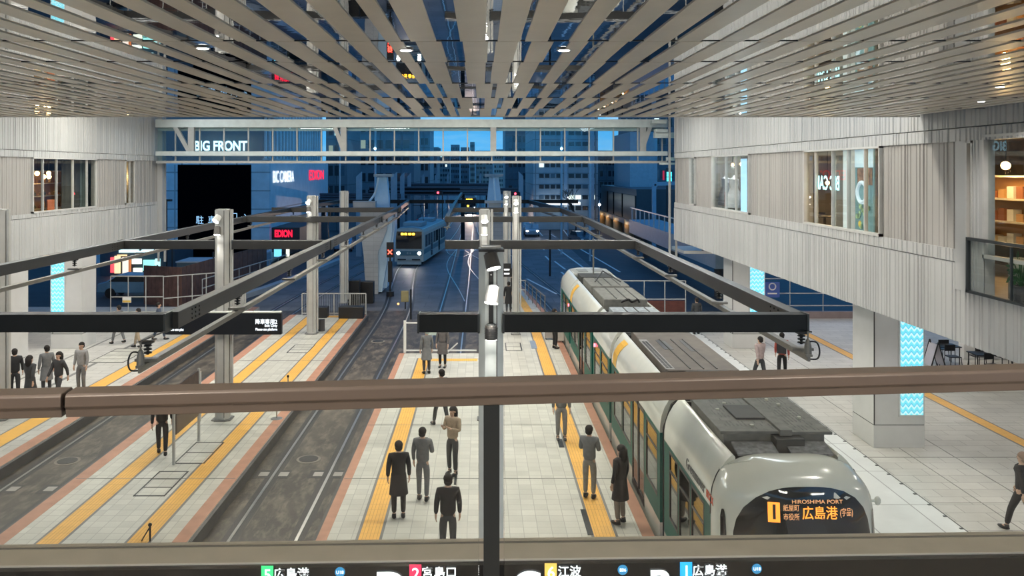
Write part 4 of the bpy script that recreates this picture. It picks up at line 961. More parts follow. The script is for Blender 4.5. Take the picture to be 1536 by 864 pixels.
t = thing('site_hoarding', 'brown ribbed steel hoarding behind the left tube barrier', 'hoarding', (PX(270, 48), 48, -0.3))
pts = [(PX(216, 49), 49), (PX(272, 48), 48), (PX(330, 54), 54), (PX(400, 62), 62)]
for a, b in zip(pts[:-1], pts[1:]):
    n_ = 9
    for k in range(n_):
        p, q = Vector((*a, 0.85)).lerp(Vector((*b, 0.85)), k/n_), Vector((*a, 0.85)).lerp(Vector((*b, 0.85)), (k+0.93)/n_)
        MB().bar(p, q, 0.05, 2.3).build('panel', mat('hoarding_brown', (0.11, 0.055, 0.04), 0.6, var=0.3), t)

# ================================================================== LARGE TRAM
TXC = 4.93; TW = 1.225
M_tw = mat('tram_white', (0.66, 0.67, 0.60), 0.22, var=0.03, coat=0.6)
M_tg = mat('tram_green', (0.010, 0.115, 0.092), 0.5, var=0.05, spec=0.2)
M_tk = mat('tram_roof_black', (0.045, 0.046, 0.043), 0.6, var=0.2)
M_tk2 = mat('tram_roof_grey', (0.15, 0.15, 0.135), 0.6, var=0.25, vs=6)
M_tkb = mat('tram_roof_brown', (0.085, 0.072, 0.060), 0.65, var=0.25)
M_tglass = glass('tram_glass', (0.42, 0.52, 0.50), 0.35)
M_dglass = mat('dark_glass', (0.012, 0.014, 0.015), 0.05, spec=0.8, var=0.3)
M_seat = mat('seat_orange', (0.26, 0.17, 0.085), 0.7)
M_bel = mat('bellows', (0.02, 0.02, 0.02), 0.8)
tram = thing('tram', 'long white and green articulated tram standing at the right edge of the centre platform', 'tram', (TXC, 12.4, -0.3))
def shoulder(sgn):
    P = [(1.225, 2.20), (1.22, 2.38), (1.19, 2.56), (1.13, 2.72), (1.05, 2.86), (0.97, 2.96), (0.90, 3.03), (0.86, 3.05), (0.83, 3.02), (0.82, 2.84)]
    return [(TXC+sgn*x, z) for x, z in P]
def module(y0, y1, wins, doors, stripe=None, name='car_body', lowgreen=True):
    """wins: list (y0,y1); doors: list (y0,y1) on the left side; right side mirrored without doors"""
    top = MB()
    for s in (-1, 1):
        pr = shoulder(s); inner = [(TXC+s*0.80, 2.80), (TXC+s*1.18, 2.20)]
        top.prism(pr+inner, 'y', y0, y1)
    top.box(TXC-0.83, TXC+0.83, y0, y1, 2.76, 2.82)
    body = top.build(name, M_tw, tram, smooth=True)
    MB().box(TXC-0.82, TXC+0.82, y0+0.02, y1-0.02, 2.82, 2.86).build('roof_trough', M_tk, body)
    for s in (-1, 1):
        xo, xi = TXC+s*TW, TXC+s*(TW-0.06)
        dd = doors if s < 0 else []
        ww = wins if s < 0 else [(y0+0.3+k*1.5, min(y1-0.3, y0+1.6+k*1.5)) for k in range(int((y1-y0)/1.5))]
        cuts = sorted([(a, b, 'd') for a, b in dd]+[(a, b, 'w') for a, b in ww])
        lo = MB(); gr = MB(); y = y0
        segs = []
        for a, b, k in cuts: segs.append((y, a, 'p')); segs.append((a, b, k)); y = b
        segs.append((y, y1, 'p'))
        for a, b, k in segs:
            if b-a < 0.005: continue
            if k == 'p': gr.box(xo, xi, a, b, 0.62, 2.2); lo.box(xo, xi, a, b, -0.18, 0.34); gr.box(xo, xi, a, b, 0.34, 0.62)
            elif k == 'w': gr.box(xo, xi, a, b, 0.34, 0.78); lo.box(xo, xi, a, b, -0.18, 0.34); gr.box(xo, xi, a, b, 2.12, 2.2)
            else: lo.box(xo, xi, a, b, -0.18, -0.02)
        lo.build('lower_skirt', M_tw, tram); gr.build('side_panel', M_tg, tram)
        for a, b, k in cuts:
            xg0, xg1 = TXC+s*(TW+0.004), TXC+s*(TW-0.02)
            if k == 'w':
                wn = MB(); wn.box(xg0, xg1, a, a+0.05, 0.78, 2.12); wn.box(xg0, xg1, b-0.05, b, 0.78, 2.12); wn.box(xg0, xg1, a, b, 0.78, 0.83); wn.box(xg0, xg1, a, b, 2.07, 2.12); wn.box(xg0, xg1, a, b, 1.72, 1.75)
                o = wn.build('side_window', M_black, tram); MB().box(TXC+s*(TW-0.012), TXC+s*(TW-0.02), a+0.05, b-0.05, 0.83, 2.07).build('pane', M_tglass, o)
            else:
                m = (a+b)/2
                for p, q in ((a, m-0.01), (m+0.01, b)):
                    dm = MB(); dm.box(xg0, xg1, p, p+0.06, -0.02, 2.2); dm.box(xg0, xg1, q-0.06, q, -0.02, 2.2); dm.box(xg0, xg1, p, q, -0.02, 0.14); dm.box(xg0, xg1, p, q, 2.08, 2.2)
                    o = dm.build('door_leaf', M_black, tram); MB().box(TXC+s*(TW-0.012), TXC+s*(TW-0.02), p+0.06, q-0.06, 0.14, 2.08).build('pane', M_tglass, o)
    # interior
    inn = MB(); inn.box(TXC-1.16, TXC+1.16, y0, y1, -0.05, 0.03); inn.build('interior_floor', mat('tram_floor', (0.3, 0.28, 0.25), 0.5), tram)
    MB().box(TXC-1.1, TXC+1.1, y0, y1, 2.3, 2.34).build('interior_ceiling', mat('tram_lining', (0.6, 0.58, 0.5), 0.5), tram)
    MB().box(TXC-0.12, TXC+0.12, y0+0.2, y1-0.2, 2.27, 2.3).build('ceiling_light', glow('tram_light', (1, 0.93, 0.8), 3), tram)
    y = y0+0.6
    while y < y1-0.7:
        if not any(a-0.4 < y < b for a, b in doors):
            o = MB().box(TXC-1.12, TXC-0.3, y, y+0.42, 0.40, 0.48).box(TXC-1.12, TXC-0.3, y+0.38, y+0.46, 0.48, 1.1).build('seat', M_seat, tram, bevel=0.03)
            MB().box(TXC+0.3, TXC+1.12, y, y+0.42, 0.40, 0.48).box(TXC+0.3, TXC+1.12, y+0.38, y+0.46, 0.48, 1.1).build('seat', M_seat, tram, bevel=0.03)
        MB().cyl((TXC-0.28, y, 0.03), (TXC-0.28, y, 2.3), 0.017, n=6).build('grab_pole', mat('grab_yellow', (0.6, 0.42, 0.1), 0.4), tram)
        y += 0.9
    if stripe:
        for s in (-1, 1):
            q = [(TXC+s*(x+0.006), z+0.004) for x, z in ((1.225, 2.20), (1.22, 2.38), (1.19, 2.56), (1.13, 2.72), (1.05, 2.86), (0.97, 2.96))]
            rows = []
            for a, b in ((stripe[0], 0), (stripe[1], 0)): rows.append([(x, a-(0.5*((z-2.2)/0.76)**2 if True else 0), z) for x, z in q])
            MB().grid(rows).build('yellow_stripe', mat('tram_yellow', (0.75, 0.42, 0.04), 0.35), tram)
    return body
G1, G2, G3, G4, YE = 16.95, 23.7, 27.6, 34.6, 38.3
module(13.35, G1-0.2, [(13.75, 14.6), (14.68, 15.5), (15.58, 16.3)], [], None)
# front module gets a door just behind the nose (driver side frames)
module(G1+0.2, G2-0.2, [(17.4, 18.6), (20.5, 21.7), (21.8, 23.1)], [(18.8, 20.3)], (G2-0.95, G2-0.35))
module(G2+0.2, G3-0.2, [(24.2, 25.6), (25.8, 27.1)], [], None)
module(G3+0.2, G4-0.2, [(28.1, 29.4), (31.6, 32.8), (32.9, 34.1)], [(29.7, 31.3)], (G4-0.75, G4-0.2+0.05))
module(G4+0.2, YE, [(35.1, 36.4), (36.5, 37.7)], [], None)
for g in (G1, G2, G3, G4):
    for k in range(5):
        y = g-0.2+0.08*k; r = 0.03 if k % 2 else 0.0
        MB().prism([(TXC-1.17+r, -0.1), (TXC-1.17+r, 2.3), (TXC-1.0+r, 2.8), (TXC-0.8, 2.95-r), (TXC+0.8, 2.95-r), (TXC+1.0-r, 2.8), (TXC+1.17-r, 2.3), (TXC+1.17-r, -0.1)], 'y', y, y+0.078).build('gangway_bellows', M_bel, tram)
# front nose ------------------------------------------------------------
def yf(z):
    b = 12.32-0.04*min(1, max(0, z))
    y = b+0.10*max(0, z-0.9)
    if z > 2.66: y += 0.62*(1-math.sqrt(max(0, 1-((z-2.66)/0.45)**2)))
    return y
def hw(z):
    zz = z if z < 2.1 else 2.1+(z-2.1)*0.72
    P = [(1.225, -1), (1.225, 2.20), (1.22, 2.38), (1.19, 2.56), (1.13, 2.72), (1.05, 2.86), (0.97, 2.96)]
    for (a, za), (b, zb_) in zip(P[:-1], P[1:]):
        if za <= zz <= zb_: return a+(b-a)*(zz-za)/(zb_-za)
    return 0.97
def nose_pt(u, z, o=0.0, ys=None):
    return Vector((TXC+u*hw(z), (ys or yf)(z)+0.55*abs(u)**3.2*(1 if z < 2.7 else 1-(z-2.7)*0.3)-o, z-max(0, z-2.1)*0.28*abs(u)**4))
def nose(flip=False):
    zsx = [-0.18, 0.1, 0.5, 0.9, 1.3, 1.7, 2.1, 2.4, 2.6, 2.7, 2.8, 2.87, 2.93, 2.98, 3.03, 3.06, 3.08, 3.092]
    us = [-1+2*k/28 for k in range(29)]
    rows = []
    for z in zsx:
        r = [nose_pt(u, z) for u in us]
        a = Vector((r[0].x, 13.36, r[0].z)); b = Vector((r[-1].x, 13.36, r[-1].z))
        rows.append([a]+r+[b])
    # crown going back
    for y, dz in ((13.05, 0.012), (13.2, 0.006), (13.36, -0.02), (13.38, -0.3)):
        last = rows[len(zsx)-1]
        rows.append([Vector((p.x, max(p.y, y), p.z+dz)) for p in last])
    return rows
ns_ = MB().grid(nose()).build('front_cab', M_tw, tram, smooth=True)
for k in (0, -1):
    MB().tube([r[k]+Vector((-0.004 if k == 0 else 0.004, 0, 0.002)) for r in nose()[6:18]], 0.011, 6).build('panel_seam', M_black, tram)
MB().box(TXC-1.0, TXC+1.0, 13.3, 13.36, 0.0, 2.6).build('cab_bulkhead', M_dark, tram)
def nose_patch(uc, zc, ru, rz, o, n=4.0, m=36, rings=7):
    v = [nose_pt(uc, zc, o)]; f = []
    for j in range(1, rings+1):
        for k in range(m):
            t = 2*PI*k/m; c, s = math.cos(t), math.sin(t)
            e = (abs(c)**n+abs(s)**n)**(-1/n)
            u, z = uc+ru*c*e*j/rings, zc+rz*s*e*j/rings
            v.append(nose_pt(u, z, o))
    for k in range(m): f.append([0, 1+k, 1+(k+1) % m])
    for j in range(rings-1):
        for k in range(m): a = 1+j*m+k; b2 = 1+j*m+(k+1) % m; f.append([a, a+m, b2+m, b2])
    return MB().add(v, f)
def wz(u): return 1.82
ws = nose_patch(0.0, 1.66, 0.87, 1.19, 0.012, n=3.2).build('windscreen', M_dglass, tram, smooth=True)
for s in (-1, 1): nose_patch(s*0.955, 1.65, 0.028, 0.80, 0.016, n=4, m=16, rings=2).build('corner_window', M_dglass, tram, smooth=True)
# destination display inside the windscreen
E_or = glow('led_orange', (1.0, 0.33, 0.04), 1.25); E_or2 = glow('led_dim', (0.75, 0.36, 0.16), 0.8)
def nt_(s, u, z, size, m, sx=1.0, bold=0.001, o=0.03):
    p = nose_pt(u, z, o); a = nose_pt(u+0.05, z); b = nose_pt(u-0.05, z); yaw = math.atan2(a.y-b.y, a.x-b.x); up = nose_pt(u, z+0.05)-nose_pt(u, z-0.05)
    text('display_text', s, p, size, m, tram, rot=(math.atan2(up.z, up.y), 0, yaw*0.5), ext=0.002, sx=sx, bold=bold)
ZD = 2.52
MB().bar(nose_pt(-0.50, ZD-0.02, 0.03), nose_pt(-0.36, ZD-0.02, 0.03), 0.006, 0.30, up=(0, 0, 1)).build('route_number_box', E_or, tram)
nt_('1', -0.43, ZD-0.02, 0.30, M_black, bold=0.006, o=0.042)
nt_('広島港', 0.125, ZD-0.035, 0.205, E_or, 0.88, bold=0.0015); nt_('(宇品)', 0.47, ZD-0.03, 0.13, E_or2, 0.62, 0.0)
nt_('紙屋町', -0.225, ZD+0.045, 0.105, E_or2, 0.78, bold=0.0); nt_('市役所', -0.225, ZD-0.085, 0.105, E_or2, 0.78, bold=0.0)
nt_('HIROSHIMA PORT', 0.10, ZD+0.14, 0.078, E_or2, 1.22, 0.0)
MB().sph((TXC+1.30, 13.0, 2.45), 0.05, 0.04, 0.07).build('side_camera', M_tw, tram); MB().cyl((TXC+1.15, 13.0, 2.45), (TXC+1.3, 13.0, 2.45), 0.02, n=6).build('camera_arm', M_tw, tram)
# lettering along the side below the roof curve (bold dark then red)
for s, y, m in (('Greenmover', 14.95, mat('letter_grey', (0.12, 0.12, 0.12), 0.5)), ('max', 13.62, mat('letter_red', (0.7, 0.10, 0.04), 0.5))):
    text('side_lettering', s, (TXC-1.226, y, 2.36), 0.28, m, tram, rot=(PI/2-0.0, 0, -PI/2), ext=0.004, sx=0.85, align='LEFT')
# roof equipment
def rp(name, m, x0, x1, y0, y1, z0, z1, bev=0.01): return MB().box(TXC+x0, TXC+x1, y0, y1, z0, z1).build(name, m, tram, bevel=bev)
ac = rp('air_conditioner', M_tk2, -0.84, 0.86, 13.95, 16.1, 2.84, 3.22)
MB().box(TXC-0.92, TXC+0.06, 13.86, 16.15, 3.22, 3.27).build('left_cover', M_tk2, ac, bevel=0.008)
MB().box(TXC+0.26, TXC+0.96, 13.86, 16.0, 3.21, 3.26).build('right_cover', M_tk2, ac, bevel=0.008)
MB().box(TXC+0.06, TXC+0.26, 13.80, 16.2, 3.21, 3.31).build('centre_duct', M_tk2, ac, bevel=0.008)
MB().box(TXC-0.92, TXC+0.78, 16.05, 16.22, 3.25, 3.32).build('cross_duct', M_tk2, ac, bevel=0.008)
MB().box(TXC-0.46, TXC+0.05, 14.5, 15.3, 3.27, 3.305).build('hatch_plate', M_tk, ac, bevel=0.006)
MB().box(TXC-0.05, TXC+0.42, 13.66, 13.95, 2.84, 3.2).build('front_block', M_tk, ac, bevel=0.01)
slots = MB(); r_ = random.Random(5)
for k in range(13):
    for j in range(12):
        x = -0.74+j*0.068; y = 14.0+k*0.165
        if -0.50 < x < 0.08 and 14.4 < y < 15.35: continue
        if r_.random() < 0.6: slots.box(TXC+x, TXC+x+0.012, y, y+0.10, 3.27, 3.2725)
for k in range(13):
    for j in range(7):
        x = 0.36+j*0.068; y = 13.95+k*0.155
        if r_.random() < 0.8: slots.box(TXC+x, TXC+x+0.012, y, y+0.10, 3.26, 3.2625)
o = slots.build('vent_slots', M_black, ac)
for x, y in ((-0.4, 15.8), (-0.38, 15.5), (-0.62, 15.1), (-0.3, 14.15), (0.5, 15.75), (0.6, 15.4), (0.68, 14.6)): MB().cyl((TXC+x, y, 3.26), (TXC+x, y, 3.295), 0.035, n=12).build('bolt_cap', mat('bolt_pale', (0.5, 0.5, 0.42), 0.5), ac)
for x0, x1 in ((-0.76, -0.08), (0.12, 0.80)):
    v = [(TXC+x0, 13.44, 3.03), (TXC+x1, 13.44, 3.03), (TXC+x1, 13.80, 3.12), (TXC+x0, 13.80, 3.12)]
    MB().add(v+[(a, b, c-0.03) for a, b, c in v], [[0, 1, 2, 3], [7, 6, 5, 4], [0, 4, 5, 1], [1, 5, 6, 2], [2, 6, 7, 3], [3, 7, 4, 0]]).build('tread_plate', mat('tread_grey', (0.16, 0.165, 0.17), 0.5, var=0.5, vs=12), tram)
# second unit: brown flat cover with louvres and a curved end
b2_ = rp('roof_cover', M_tkb, -0.80, 0.80, 18.3, 22.2, 2.84, 3.22, 0.03)
MB().box(TXC-0.78, TXC+0.78, 22.25, 22.9, 2.84, 3.20).build('roof_cover_end', M_tkb, tram, bevel=0.02)
for x in (-0.28, 0.02, 0.32): MB().box(TXC+x-0.012, TXC+x+0.012, 18.4, 21.6, 3.22, 3.24).build('cover_seam', M_tk, b2_)
for x0, x1, y0, y1 in ((-0.40, -0.30, 20.4, 21.5), (-0.26, -0.18, 20.4, 21.4), (0.20, 0.30, 20.2, 21.5)): MB().box(TXC+x0, TXC+x1, y0, y1, 3.22, 3.225).build('intake_slot', M_black, b2_)
lv = MB()
for k in range(34):
    y = 18.5+k*0.085
    for x in (-0.79, -0.71): lv.box(TXC+x, TXC+x+0.06, y, y+0.045, 3.222, 3.228)
lv.build('louvre', M_black, b2_)
MB().box(TXC-0.82, TXC-0.62, 18.4, 21.6, 3.2, 3.222).build('louvre_frame', mat('louvre_grey', (0.2, 0.2, 0.19), 0.5), b2_)
bend = MB(); pts = [(TXC-0.62, 18.15+0.0, 2.9), (TXC-0.58, 18.12, 3.1), (TXC-0.45, 18.1, 3.2), (TXC-0.2, 18.1, 3.22), (TXC+0.5, 18.1, 3.22)]
bend.tube(pts, 0.045, 10).build('bent_pipe', M_tk, tram)
MB().tube([(TXC-0.2, 17.9, 3.1), (TXC+0.55, 17.9, 3.1), (TXC+0.7, 17.9, 2.9)], 0.05, 10).build('cross_pipe', M_black, tram)
for k, (y0, y1, z1, m) in enumerate(((24.1, 27.2, 3.15, mat('tread_grey2', (0.22, 0.25, 0.27), 0.5, var=0.5, vs=8)), (28.2, 31.0, 3.24, M_tk2), (31.6, 34.0, 3.22, M_tk2))):
    o = rp('roof_cover', m, -0.74, 0.74, y0, y1, 2.84, z1, 0.03)
    for x in (-0.3, 0.05, 0.4): MB().box(TXC+x-0.015, TXC+x+0.015, y0+0.1, y1-0.1, z1, z1+0.02).build('cover_seam', M_tk, o)
MB().tube(smooth3([(TXC-0.2, 27.9, 3.2), (TXC+0.0, 27.75, 3.3), (TXC+0.15, 27.9, 3.2), (TXC+0.3, 27.7, 3.3), (TXC+0.4, 27.9, 3.2)]), 0.04, 8).build('hose', M_black, tram)
o = rp('machinery_box', M_tk, -0.70, 0.70, 35.0, 36.3, 2.84, 3.12); 
for k in range(6): MB().cyl((TXC-0.5+0.2*k, 34.95, 2.98), (TXC-0.5+0.2*k, 35.05, 2.98), 0.07+0.02*(k % 2), n=12).build('machine_end', M_tk2, o)
rp('rear_roof_panel', mat('rear_panel', (0.32, 0.33, 0.31), 0.4), -0.86, 0.86, 36.5, 38.2, 2.9, 3.10, 0.06)
for x0, x1 in ((-0.6, -0.15), (0.1, 0.6)): rp('rear_hatch', mat('rear_hatch', (0.22, 0.23, 0.22), 0.5), x0, x1, 36.9, 37.8, 3.10, 3.12, 0.01)
# folded current collector
pc_ = MB(); pc_.bar((TXC-0.5, 32.2, 3.3), (TXC, 33.6, 3.55), 0.04, 0.04).bar((TXC+0.5, 32.2, 3.3), (TXC, 33.6, 3.55), 0.04, 0.04).build('collector_arm', M_dark, tram)
MB().cyl((TXC-0.05, 36.0, 3.1), (TXC-0.05, 36.0, 4.7), 0.035, n=8).build('collector_mast', M_tk2, tram)
# rear cab rounded end
rr = nose(); cy = 12.32
rows = [[Vector((p.x, 51.0+0.65-p.y, p.z)) for p in r] for r in rr]
MB().grid(rows).build('rear_cab', M_tw, tram, smooth=True)
for y in (14.6, 21.9, 25.6, 32.9, 36.6):
    for yy in (y-0.7, y+0.7):
        for s in (-1, 1): MB().cyl((TXC+s*0.72-0.06, yy, 0.0), (TXC+s*0.72+0.06, yy, 0.0), 0.3, n=20).build('wheel', M_rail, tram)
for y in (26.9, 34.9, 29.5): MB().cyl((TXC-1.27, y, 1.95), (TXC-1.22, y, 1.95), 0.06, n=10).build('marker_lamp', glow('marker_red', (1, 0.12, 0.15), 5), tram)

# ================================================================== CITY BEYOND THE FOOTBRIDGE
def bmat(name, c, sx=3.2, sy=3.0, v=0.08): return tiles(name, c, tuple(q*0.55 for q in c), sx, sy, off=0, ms=0.06, var=v, stain=0.12, rot='xz', rough=0.6)
M_wd = mat('window_dark', (0.03, 0.045, 0.055), 0.15); M_wl = glow('window_lit', (0.85, 0.95, 0.82), 1.1); M_ww = glow('window_warm', (1.0, 0.72, 0.4), 0.4); M_wf = mat('window_sheen', (0.10, 0.16, 0.2), 0.1)
_wm = {}
def win_mesh(w_, h, m, side):
    k = (round(w_, 2), round(h, 2), m.name, side)
    if k not in _wm:
        mb = MB()
        if side == 'f': mb.box(-w_/2, w_/2, -0.06, 0.05, -h/2, h/2)
        else: mb.box(-0.05, 0.05, -w_/2, w_/2, -h/2, h/2)
        _wm[k] = mb.mesh('window', m)
    return _wm[k]
def windows(t, side, fixed, a0, a1, z0, z1, na, nz_, wr=0.7, hr=0.5, seed=0, lit=0.07, rows_lit=()):
    r = random.Random(seed); o0 = Vector(t['_o'])
    for i in range(nz_):
        for j in range(na):
            a = a0+(a1-a0)*(j+0.5)/na; z = z0+(z1-z0)*(i+0.5)/nz_
            q = r.random(); m = M_wl if (i in rows_lit and q < 0.8) else M_wl if q < lit*0.3 else M_ww if q < lit*0.42 else M_wf if q < lit*1.8 else M_wd
            me = win_mesh((a1-a0)/na*wr, (z1-z0)/nz_*hr, m, side)
            o = bpy.data.objects.new('window', me); COL.objects.link(o); o.parent = t
            o.location = (Vector((a, fixed, z)) if side == 'f' else Vector((fixed, a, z)))-o0
def building(lab, x0, x1, y0, y1, z1, m, z0=-0.3, roof=True, cat='building'):
    t = thing('city_building', lab, cat, ((x0+x1)/2, (y0+y1)/2, z0))
    MB().box(x0, x1, y0, y1, z0, z1).build('wall', m, t)
    if roof: MB().box(x0-0.2, x1+0.2, y0-0.2, y1+0.2, z1, z1+0.5).build('parapet', mat('parapet_grey', (0.2, 0.21, 0.22), 0.7), t)
    return t
# store building on the left with the illuminated signs
M_store = bmat('store_panel', (0.50, 0.60, 0.66), 4.2, 1.55)
M_store2 = tiles('store_panel_side', (0.52, 0.62, 0.68), (0.22, 0.27, 0.3), 4.6, 1.55, off=0, ms=0.06, var=0.06, stain=0.1, rot='yz', rough=0.5)
t = thing('store_building', 'large blue panelled store with white and red lit signs on the left', 'building', (-30, 80, -0.3))
MB().box(-62, -18.0, 70, 97, -0.3, 8.4).build('lower_wall', M_store2, t)
MB().box(-62, -18.6, 70.3, 96.5, 8.4, 30).build('upper_wall', mat('store_upper', (0.10, 0.14, 0.16), 0.4), t)
MB().box(PX(265, 69.9), PX(377, 69.9), 69.7, 70, -0.3, PZ(247, 69.9)).build('opening_shade', mat('shade_black', (0.002, 0.002, 0.003), 0.9, spec=0.0), t)  # black panel stands in for the shade inside the parking opening
MB().box(PX(377, 69.6), PX(404, 69.6), 69.6, 70, 1.0, 8.45).build('front_wall', M_store, t)
MB().box(PX(247, 69.6), PX(266, 69.6), 69.6, 70, -0.3, PZ(247, 69.9)).build('front_wall', M_store, t)
for k in range(20):
    y = 70.8+k*1.3
    MB().box(-18.6, -18.46, y, y+0.5, 8.6, 16).build('fin', mat('fin_metal', (0.65, 0.75, 0.8), 0.4), t)
for z in (8.5, 12.2): MB().box(-18.62, -18.2, 70.3, 96.5, z, z+0.15).build('fin_rail', M_mull, t)
text('sign_big_front', 'BIG FRONT', (PX(331, 69.5), 69.45, PZ(219.5, 69.5)), 1.12, glow('sign_pale', (0.85, 0.97, 1), 2.2), t, sx=0.78, bold=0.035)
text('sign_parking', '駐', (PX(299, 69.5), 69.6, PZ(331, 69.5)), 0.75, glow('sign_blue_white', (0.45, 0.75, 1), 0.8), t, sx=0.9)
text('sign_parking', '車', (PX(317, 69.5), 69.6, PZ(331, 69.5)), 0.75, glow('sign_blue_white', (0.45, 0.75, 1), 0.8), t, sx=0.9)
text('sign_parking', '場', (PX(335, 69.5), 69.6, PZ(331, 69.5)), 0.75, glow('sign_blue_white', (0.45, 0.75, 1), 0.8), t, sx=0.9)
text('sign_parking', '口 →', (PX(358, 69.5), 69.6, PZ(325.5, 69.5)), 0.75, glow('sign_blue_white', (0.45, 0.75, 1), 0.8), t, sx=0.9)
text('sign_camera_store', 'BIC CAMERA', (-17.93, 75.2, 7.0), 1.45, glow('sign_white_hot', (0.95, 0.98, 1), 1.2), t, rot=(PI/2, 0, PI/2), sx=0.95, bold=0.008, ext=0.004)
text('sign_red_store', 'EDION', (-17.93, 90.2, 7.05), 1.5, glow('sign_red', (1.0, 0.012, 0.05), 1.5), t, rot=(PI/2, 0, PI/2), sx=1.75, bold=0.0, ext=0.004)
MB().box(-18, -15.6, 71, 84, 0.6, 2.7).build('lower_block', mat('dark_block', (0.02, 0.025, 0.03), 0.5), t)
MB().box(PX(394, 70.8), PX(405, 70.8), 70.5, 71, 1.4, 2.6).build('low_fascia', M_store, t)
text('sign_red_small', 'EDION', (PX(425, 70.9), 70.95, PZ(351, 70.9)), 0.8, glow('sign_red', (1.0, 0.012, 0.05), 1.5), t, sx=0.62, bold=0.04)
for a, b, c in ((411, 422, (0.2, 0.7, 1)), (429, 434, (0.9, 0.9, 0.7))): MB().box(PX(a, 70.9), PX(b, 70.9), 70.9, 70.98, PZ(385, 70.9), PZ(374, 70.9)).build('lit_display', glow('display_%d' % a, c, 1.2), t)
t = building('narrow teal office block beside the red store sign', PX(489, 108), PX(521, 108), 108, 120, 26, bmat('teal_block', (0.16, 0.21, 0.24))); windows(t, 'f', 108, PX(492, 108), PX(518, 108), 1, 22, 3, 8, seed=1)
t = building('broad dark office block behind the left concrete pier', PX(521, 130), PX(621, 130), 130, 144, 30, bmat('dark_block_f', (0.17, 0.22, 0.26))); windows(t, 'f', 130, PX(524, 130), PX(616, 130), 0, 26, 7, 10, seed=2)
t = building('slim apartment block with outside stairs left of the open sky', PX(622, 150)+0.3, PX(645, 150), 150, 162, 15.5, bmat('pale_block', (0.30, 0.36, 0.40))); windows(t, 'f', 150, PX(624, 150), PX(643, 150), 0, 14, 3, 6, seed=3)
for k in range(9): MB().bar((PX(622, 149), 149.5, 0.5+k*1.4), (PX(630, 149), 149.5, 1.2+k*1.4), 0.3, 0.12).build('stair_flight', M_mull, t)
t = building('lower stepped block beside the slim apartment block', PX(645, 165)+0.5, PX(656, 165), 165, 175, 11.7, bmat('pale_block2', (0.26, 0.31, 0.35))); windows(t, 'f', 165, PX(646, 165), PX(655, 165), 0, 10, 2, 4, seed=4)
for a, b, top, lab in ((655, 676, 228, 'far low block at the left of the street vista'), (675, 690, 217, 'far block with a square roof tower in the street vista'), (690, 705, 221, 'far flat block in the middle of the street vista'), (704, 713, 213, 'far slim tower in the street vista'), (713, 740, 226, 'far low block right of the slim tower'), (740, 760, 224, 'far block at the right end of the street vista')):
    D = 285+(a-655)*0.9; t = building(lab, PX(a, D)+0.3, PX(b, D)-0.3, D, D+8, PZ(top, D), bmat('far_block%d' % (a % 3), (0.10+0.03*(a % 3), 0.15+0.02*(a % 3), 0.19)), roof=False)
    windows(t, 'f', D, PX(a, D)+0.3, PX(b, D)-0.3, 0, PZ(top, D)-0.5, 5, 8, seed=a, lit=0.06)
t = building('long low block closing the far end of the street', PX(600, 430), PX(800, 430), 430, 440, PZ(231, 430), bmat('far_block9', (0.12, 0.17, 0.21)), roof=False)
t = building('dark tall block immediately right of the open sky', PX(758, 170), PX(800, 170), 170, 190, 30, bmat('dark_block2', (0.13, 0.17, 0.20))); windows(t, 'f', 170, PX(762, 170), PX(797, 170), 0, 28, 5, 11, seed=7)
t = building('grey office block with rows of paired windows, some brightly lit', PX(800, 110), PX(897, 110), 110, 130, 22, bmat('office_grey', (0.38, 0.46, 0.49), 4, 1.5))
windows(t, 'f', 110, PX(808, 110), PX(842, 110), 1.9, 16.1, 4, 10, wr=0.8, hr=0.38, seed=8, lit=0.10)
windows(t, 'f', 110, PX(852, 110), PX(893, 110), -0.1+2.0, 14.2+2.0-0.1, 4, 10, wr=0.8, hr=0.38, seed=9, lit=0.03, rows_lit=(1,))
for px in (846, 886): MB().box(PX(px, 109.8), PX(px, 109.8)+0.45, 109.6, 109.9, -0.3, 20).build('facade_pipe', mat('facade_pipe', (0.45, 0.55, 0.62), 0.5), t)
MB().box(PX(808, 109), PX(870, 109), 108.6, 109.4, PZ(307, 109), PZ(303, 109)).build('shop_light_band', glow('shopband', (0.9, 0.95, 1), 1.8), t)
t = building('mid height block behind the grey office block', PX(897, 155), PX(926, 155)-0.3, 155, 165, PZ(229, 150), bmat('teal_block', (0.16, 0.21, 0.24))); windows(t, 'f', 150, PX(899, 150), PX(924, 150), 0, 10, 4, 5, seed=10)
t = building('dark tall block behind the pale blue volume', PX(930, 135)+2.2, PX(1080, 135), 135, 150, 30, bmat('dark_block3', (0.12, 0.16, 0.19))); windows(t, 'f', 135, PX(930, 135), PX(1020, 135), 0, 28, 9, 10, seed=11)
t = thing('street_pavilion', 'low dark building with tall black panels and golden lit columns on the right', 'building', (22, 100, -0.3))
MB().box(16.5, 45, 88, 114, 2.0, 5.6).build('upper_wall', mat('pavilion_dark', (0.05, 0.07, 0.085), 0.4), t)
MB().box(18.5, 45, 89, 113, -0.3, 2.0).build('ground_wall', mat('pavilion_ground', (0.10, 0.10, 0.10), 0.6), t)
MB().box(16.4, 16.5, 88, 114, 1.5, 2.1).build('ledge', mat('pavilion_ledge', (0.12, 0.18, 0.22), 0.5), t)
for a, b in ((906, 911), (913, 920), (922, 933), (935, 953)):
    MB().box(16.35, 16.5, F*16.4/(b-CX), F*16.4/(a-CX), 2.2, 4.9).build('black_panel', mat('panel_black', (0.004, 0.005, 0.006), 0.3), t)
for px in (905.5, 914.5, 926.5, 943.5):
    y = F*16.9/(px-CX); MB().cyl((16.9, y, -0.3), (16.9, y, 2.0), 0.55, n=20).build('column', mat('column_gold', (0.55, 0.38, 0.2), 0.5), t)
    lamp('column_light', 'POINT', (16.1, y-0.7, 1.6), 16, (1, 0.62, 0.28), rad=0.1)
